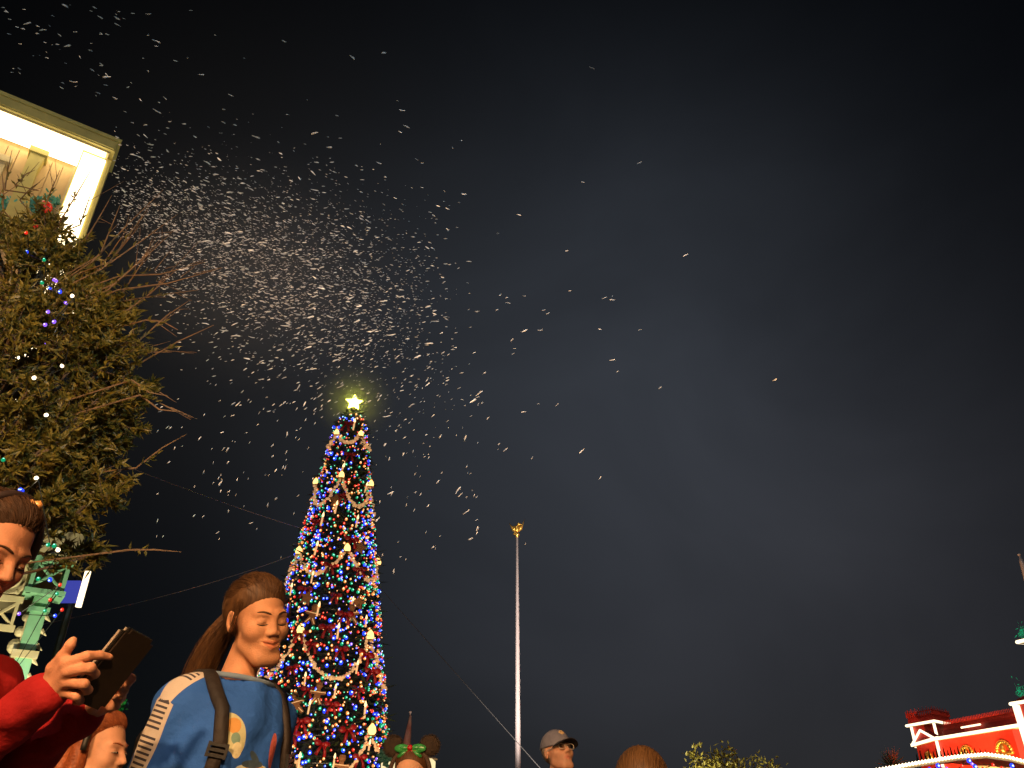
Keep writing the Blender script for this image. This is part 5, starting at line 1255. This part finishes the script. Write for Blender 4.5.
hm2 = hair_material('dark_brown', (.025, .012, .006), (.06, .028, .012))
red.eyes(closed=.75, brow_m=hm2)
def bob(q):
    d = hair_cap(q, (0, -.62, -.80), -.026, .016, .35)
    fall = ell(np.stack([np.abs(q[..., 0]), q[..., 1], q[..., 2]], -1), (.052, .05, -.06), (.040, .062, .13)) + strands(q); fall = smax(fall, plane(q, (0, -1, 0), .012), .01)
    return smin(d, fall, .02)
hairs(red, 'loose_hair', hm2, comb(600, random, .0172), r=.0007)
red.head_part('hair', bob, hm2, .005, (-.16, -.15, -.24), (.16, .18, .17))
m = MB(); m.tube([(.099 * math.cos(t), -.012 + .01 * math.sin(t), .02 + .118 * math.sin(t)) for t in np.linspace(0, math.pi, 25)], .011, 8); red.head_mesh('headband', m, mat('dark_headband', (.02, .012, .012), .5), True)
m = MB()
for k in range(5): m.ball((.03 - .03 * k * .6, -.018, .135 - .004 * k * k), .012, 0, 1)
red.head_mesh('headband_beads', m, mat('amber_beads', (.6, .3, .1), .3), True)
red.shirt(cloth('red_knit', (.20, .005, .007), (.27, .009, .010)), .008, .010, .97, .068, .005, .84, 'red_top')
red.trousers(cloth('black_denim', (.02, .02, .022))); red.shoes(mat('dark_shoe', (.03, .03, .03), .5))
# phone in a folio case: a thing of its own
pcn = Pt(112, 667, 1.665); la = (Pt(137, 638, 1.69) - Pt(90, 697, 1.64)).normalized(); sa = (Pt(139, 662, 1.70) - Pt(110, 641, 1.64)); sa = (sa - la * sa.dot(la)).normalized(); na = la.cross(sa)
ph = empty('phone', pcn); tag(ph, 'dark phone in a folio case held up by the person in red', 'phone'); PM = Matrix((sa, la, na)).transposed()
def rbox(hx, hy, hz, r):
    bm = bmesh.new(); bmesh.ops.create_cube(bm, size=1)
    for v in bm.verts: v.co = Vector((v.co.x * 2 * hx, v.co.y * 2 * hy, v.co.z * 2 * hz))
    es = [e for e in bm.edges if abs((e.verts[0].co - e.verts[1].co).z) > hz]
    bmesh.ops.bevel(bm, geom=es, offset=r, segments=5, affect='EDGES'); bmesh.ops.bevel(bm, geom=[e for e in bm.edges if abs((e.verts[0].co - e.verts[1].co).z) < 1e-6 and e.calc_face_angle(0) > 1], offset=hz * .35, segments=2, affect='EDGES')
    vs_ = [PM @ v.co for v in bm.verts]; fs_ = [tuple(v.index for v in f.verts) for f in bm.faces]; bm.free(); return vs_, fs_
v_, f_ = rbox(.040, .084, .005, .010); mesh('case', v_, f_, mat('dark_leather', (.006, .005, .004), .35, var=.2, scale=60, bump=.2, bscale=300), ph)
v_, f_ = rbox(.0375, .080, .0035, .010); o = mesh('handset', [v + na * .0075 - sa * .0035 for v in v_], f_, mat('phone_metal', (.75, .66, .55), .35, metal=.7, var=.03), ph)
v_, f_ = rbox(.0355, .077, .0006, .008); mesh('screen', [v + na * .0119 for v in v_], f_, mat('phone_glass', (.006, .006, .007), .08, var=0), o)
v_, f_ = rbox(.040, .084, .0022, .010); mesh('flap', [v - na * .0085 + sa * .004 for v in v_], f_, mat('brown_leather', (.016, .010, .006), .4, var=.2, scale=60), ph)

# ================================================================== woman with long red hair and green bow
yaw = R(96); hc = (0, -.03, 1.555); b, dz = base_for(97, 753, 2.65, hc, yaw)
wo_ = Person(b, yaw, 1 + dz / 1.555, (0, -.03, 1.555 + dz), (4, 0, -12), {}, .02, dict(nose=.95), 1.0, .95)
wo_.build('woman with long red hair and a sparkly green bow headband looking away', skin('fair', (.47, .245, .155)), .005, .018)
hm3 = hair_material('auburn', (.14, .035, .012), (.28, .075, .022)); wo_.eyes(closed=.45, gaze=(.004, 0), brow_m=hm3)
def longhair(q):
    s_ = np.stack([np.abs(q[..., 0]), q[..., 1], q[..., 2]], -1)
    d = hair_cap(q, (0, -.68, -.73), -.024, .017, .4)
    fall = smin(cap_(s_, (.066, .02, .03), (.080, .015, -.12), .028, .032), cap_(s_, (.080, .015, -.12), (.085, .0, -.30), .032, .022), .02)
    backh = smax(ell(q, (0, .075, -.10), (.095, .055, .22)), plane(q, (0, -1, 0), -.03), .01)
    return smin(smin(d, fall + strands(q, .002, 120), .02), backh + strands(q, .002), .02)
hairs(wo_, 'loose_hair', hm3, comb(500, random, .018), r=.0008)
wo_.head_part('hair', longhair, hm3, .005, (-.17, -.15, -.36), (.17, .19, .18))
m = MB(); m.tube([(.100 * math.cos(t), -.010, .02 + .122 * math.sin(t)) for t in np.linspace(-.15, math.pi + .15, 29)], .010, 8); hb = wo_.head_mesh('headband', m, mat('black_headband', (.012, .012, .012), .5), True)
sq_ = mat('green_sequins', (.01, .24, .07), .18, metal=.5, var=.6, scale=80)
m = MB()
for k in range(230):
    s_ = random.choice((-1, 1)); a = random.uniform(0, 6.28); r_ = math.sqrt(random.random()); c = Vector((s_ * (.008 + .052 * (.5 + .5 * r_ * math.cos(a))), -.012 + random.gauss(0, .010),   .152 + .036 * r_ * math.sin(a) * (.4 + .6 * (.5 + .5 * math.cos(a)))))
    d = Vector((random.gauss(0, 1), random.gauss(0, 1), random.gauss(0, 1))).normalized(); e1 = d.orthogonal().normalized() * .007; e2 = d.cross(e1).normalized() * .007
    m.add([c + e1, c + e2, c - e1, c - e2], [(0, 1, 2, 3)])
m.ball((0, -.016, .146), .013, 0, 2); o = wo_.head_mesh('bow', m, sq_, False)
wo_.shirt(cloth('dark_coat', (.02, .018, .02)), .010, .022, .93, .075, .005, .82, 'coat'); wo_.trousers(cloth('navy', (.02, .02, .03))); wo_.shoes(mat('black_shoe', (.02, .02, .02), .5))

# ================================================================== person with round fuzzy ears and a green bow on a headband
yaw = R(-10); hc = (0, -.03, 1.575); b, dz = base_for(410, 780, 3.75, hc, yaw)
er = Person(b, yaw, 1 + dz / 1.575, (0, -.03, 1.575 + dz), (0, 0, 4), {}, .02, {}, 1.0, .95)
er.build('person wearing a brown round eared headband with green and red bow', skin('warm', (.48, .26, .16)), .006, .02)
er.eyes(closed=.2); hm4 = hair_material('chestnut', (.05, .02, .008), (.10, .045, .018)); er.head_part('hair', bob, hm4, .006, (-.16, -.15, -.24), (.16, .18, .17))
m = MB(); m.tube([(.098 * math.cos(t), -.015, .03 + .108 * math.sin(t)) for t in np.linspace(0, math.pi, 25)], .011, 8); hb = er.head_mesh('headband', m, mat('brown_headband', (.04, .02, .01), .8), True)
fuzz = mat('brown_fuzz', (.024, .013, .006), .95, var=.4, scale=60)
for sd in (-1, 1):
    m = MB(); c = Vector((sd * .092, -.012, .150)); m.ball(c, .048, 0, 3, (1, .32, .95))
    for k in range(900):
        d = Vector((random.gauss(0, 1), random.gauss(0, .5), random.gauss(0, 1))).normalized(); p = c + Vector((d.x * .048, d.y * .016, d.z * .046)); q = p + (d + Vector((random.gauss(0, .3), random.gauss(0, .3), random.gauss(0, .3)))).normalized() * random.uniform(.005, .013); s_ = d.orthogonal().normalized() * .0012
        m.add([p - s_, p + s_, q], [(0, 1, 2)])
    er.head_mesh('round_ear', m, fuzz, False)
m = MB()
for s_ in (-1, 1):
    m.ball((s_ * .040, -.034, .136), .040, 0, 3, (1, .30, .52)); m.ball((s_ * .030, -.044, .139), .022, 0, 2, (1, .3, .42))
    m.tube([(s_ * .004, -.03, .132), (s_ * .034, -.040, .112), (s_ * .058, -.038, .098)], [.010, .012, .008], 6)
er.head_mesh('green_bow', m, mat('green_satin', (.03, .22, .05), .3, var=.3, scale=40), True)
m = MB(); m.ball((0, -.040, .138), .015, 0, 2); m.tube([(-.02, -.038, .122), (.03, -.038, .124)], .007, 6); er.head_mesh('red_knot', m, M['redbow'], True)
er.shirt(cloth('grey_jacket', (.06, .06, .065)), .012, .022, .93, .075, .005, .82, 'jacket'); er.trousers(cloth('blue_denim', (.03, .04, .08))); er.shoes(mat('grey_shoe', (.1, .1, .1), .6))

# ================================================================== man in baseball cap and glasses
yaw = R(27); hc = (0, -.03, 1.60); b, dz = base_for(558, 754, 4.9, hc, yaw)
mn = Person(b, yaw, 1 + dz / 1.60, (0, -.03, 1.60 + dz), (-19, 0, 3), {}, .02, dict(nose=1.1, cheek=.002), 1.04, 1.1)
mn.build('man in a grey baseball cap and wire glasses looking up to the side', skin('ruddy', (.52, .27, .17)), .006, .02)
mn.eyes(closed=.3, brow_m=mat('grey_brow', (.25, .2, .16), .8))
hm5 = hair_material('grey', (.16, .13, .10), (.28, .24, .20))
mn.head_part('hair', lambda q: smax(smax(scalp(q, .008) + strands(q, .001), plane(q, (0, -1, .0), -.005), .01), plane(q, (0, 0, -1), .05), .01), hm5, .006)
capm = cloth('cap_grey', (.15, .15, .19), (.22, .21, .25)); vism = cloth('cap_dark', (.020, .018, .022))
def capf(q):
    d = ell(q, (0, .014, .048), (.087, .107, .098)); d = smax(d, plane(q, (0, .18, -1), -.034), .006); return d
cp_ = mn.head_part('baseball_cap', capf, capm, .005)
def visor(q):
    x, y, z = q[..., 0], q[..., 1], q[..., 2]; zc = .040 - 5.2 * x * x - .22 * (np.maximum(0, -.09 - y))
    e = ((x / .082) ** 2 + ((y + .085) / .085) ** 2) - 1
    return smax(smax(np.abs(z - zc) - .0035, e * .04, .004), y + .060, .004)
mn.head_part('visor', visor, vism, .0035, (-.1, -.19, -.03), (.1, -.03, .07), parent=None)
m = MB(); m.ball((0, .014, .147), .008, 0, 2, (1, 1, .5)); mn.head_mesh('cap_button', m, capm, True)
m = MB()
for k, (x, z, r) in enumerate([(-.010, .098, .010), (.004, .103, .010), (.010, .092, .008), (-.002, .088, .008), (.0, .110, .006)]): m.ball((x, .014 - .107 * math.sqrt(max(0, 1 - ((z - .048) / .098) ** 2)) - .0015, z), r, 0, 2, (1, .3, 1))
mn.head_mesh('cap_emblem', m, mat('cap_emblem', (.52, .36, .18), .6), True)
m = MB()
for sd in (-1, 1):
    m.tube([(sd * .032 + .022 * math.copysign(abs(math.cos(t)) ** .7, math.cos(t)), -.104 + .004 * abs(math.cos(t)), .002 + .016 * math.copysign(abs(math.sin(t)) ** .7, math.sin(t))) for t in np.linspace(0, 2 * math.pi, 29)], .0021, 6, cap=False)
    m.tube([(sd * .054, -.101, .008), (sd * .075, -.06, .009), (sd * .080, .005, .012), (sd * .079, .02, -.004)], .0024, 6)
m.tube([(-.010, -.105, .006), (0, -.109, .009), (.010, -.105, .006)], .0014, 6)
gl = mn.head_mesh('glasses', m, mat('wire_frame', (.75, .70, .62), .3, metal=.5), True)
lensm = mat('lens', (.9, .9, .9), .03, var=0); ln = lensm.node_tree; lt = ln.nodes.new('ShaderNodeBsdfTransparent'); lg = ln.nodes.new('ShaderNodeBsdfGlossy'); lg.inputs['Roughness'].default_value = .05; lx = ln.nodes.new('ShaderNodeMixShader'); lx.inputs[0].default_value = .16; ln.links.new(lt.outputs[0], lx.inputs[1]); ln.links.new(lg.outputs[0], lx.inputs[2]); ln.links.new(lx.outputs[0], ln.nodes['Material Output'].inputs['Surface'])
for sd in (-1, 1):
    m = MB(); n = 24; ring_ = [(sd * .032 + .021 * math.copysign(abs(math.cos(t)) ** .7, math.cos(t)), -.1035 + .004 * abs(math.cos(t)), .002 + .0155 * math.copysign(abs(math.sin(t)) ** .7, math.sin(t))) for t in np.linspace(0, 2 * math.pi, n + 1)[:-1]]
    m.add(ring_ + [(a, bq - .001, c) for a, bq, c in ring_], [tuple(range(n)), tuple(range(2 * n - 1, n - 1, -1))] + [(k, (k + 1) % n, (k + 1) % n + n, k + n) for k in range(n)]); o = m.build('lens', lensm, gl)
mn.shirt(cloth('red_jacket', (.16, .02, .02)), .012, .024, .93, .078, .005, .82, 'jacket'); mn.trousers(cloth('khaki', (.2, .16, .1))); mn.shoes(mat('brown_shoe', (.08, .05, .03), .6))

# ================================================================== brown-haired child seen from behind
yaw = R(165); hc = (0, -.01, 1.60); b, dz = base_for(644, 794, 2.45, hc, yaw); k_ = (1.60 + dz) / 1.60
ch = Person(b, yaw, k_, (0, -.01, 1.60 + dz), (-2, 0, 0), {}, .01, {}, .98, .80)
ch.build('child with short brown hair seen from behind at the bottom edge', skin('light', (.50, .29, .19)), .006, .02)
hm6 = hair_material('light_brown', (.045, .021, .008), (.11, .055, .020)); ch.eyes(closed=.2)
ch.head_part('hair', lambda q: smax(scalp(q, .016) + strands(q, .0018), np.minimum(plane(q, (0, -.75, -.65), -.026), 9), .012) if False else smin(smax(scalp(q, .016) + strands(q, .0008), plane(q, (0, -.62, -.8), -.024), .012), smax(ell(q, (0, .035, -.01), (.088, .085, .10)) + strands(q, .0008), plane(q, (0, -1, 0), .0), .01), .012), hm6, .004)
rt_ = comb(700, random, .0168)
for k in range(0):
    a = random.uniform(0, 6.28); el2 = random.uniform(.2, 1.5); d = Vector((math.cos(a) * math.cos(el2), math.sin(a) * math.cos(el2), math.sin(el2))); c = Vector((0, .016, .04)); r_ = Vector((.089, .109, .103))
    p = c + Vector((d.x * r_.x, d.y * r_.y, d.z * r_.z)); tg = (Vector((d.x, d.y + .2, 0)) - d * .3).normalized(); q1 = p + tg * .02 + d * .003; q2 = p + tg * .04 + d * random.uniform(.0, .003) - Vector((0, 0, .010)); rt_.append([p - d * .004, q1, q2])
ch.shirt(cloth('green_hoodie', (.03, .07, .05)), .010, .02, .93, .075, .004, .82, 'hoodie'); ch.trousers(cloth('dark_blue', (.02, .02, .04))); ch.shoes(mat('black_trainer', (.03, .03, .03), .6))
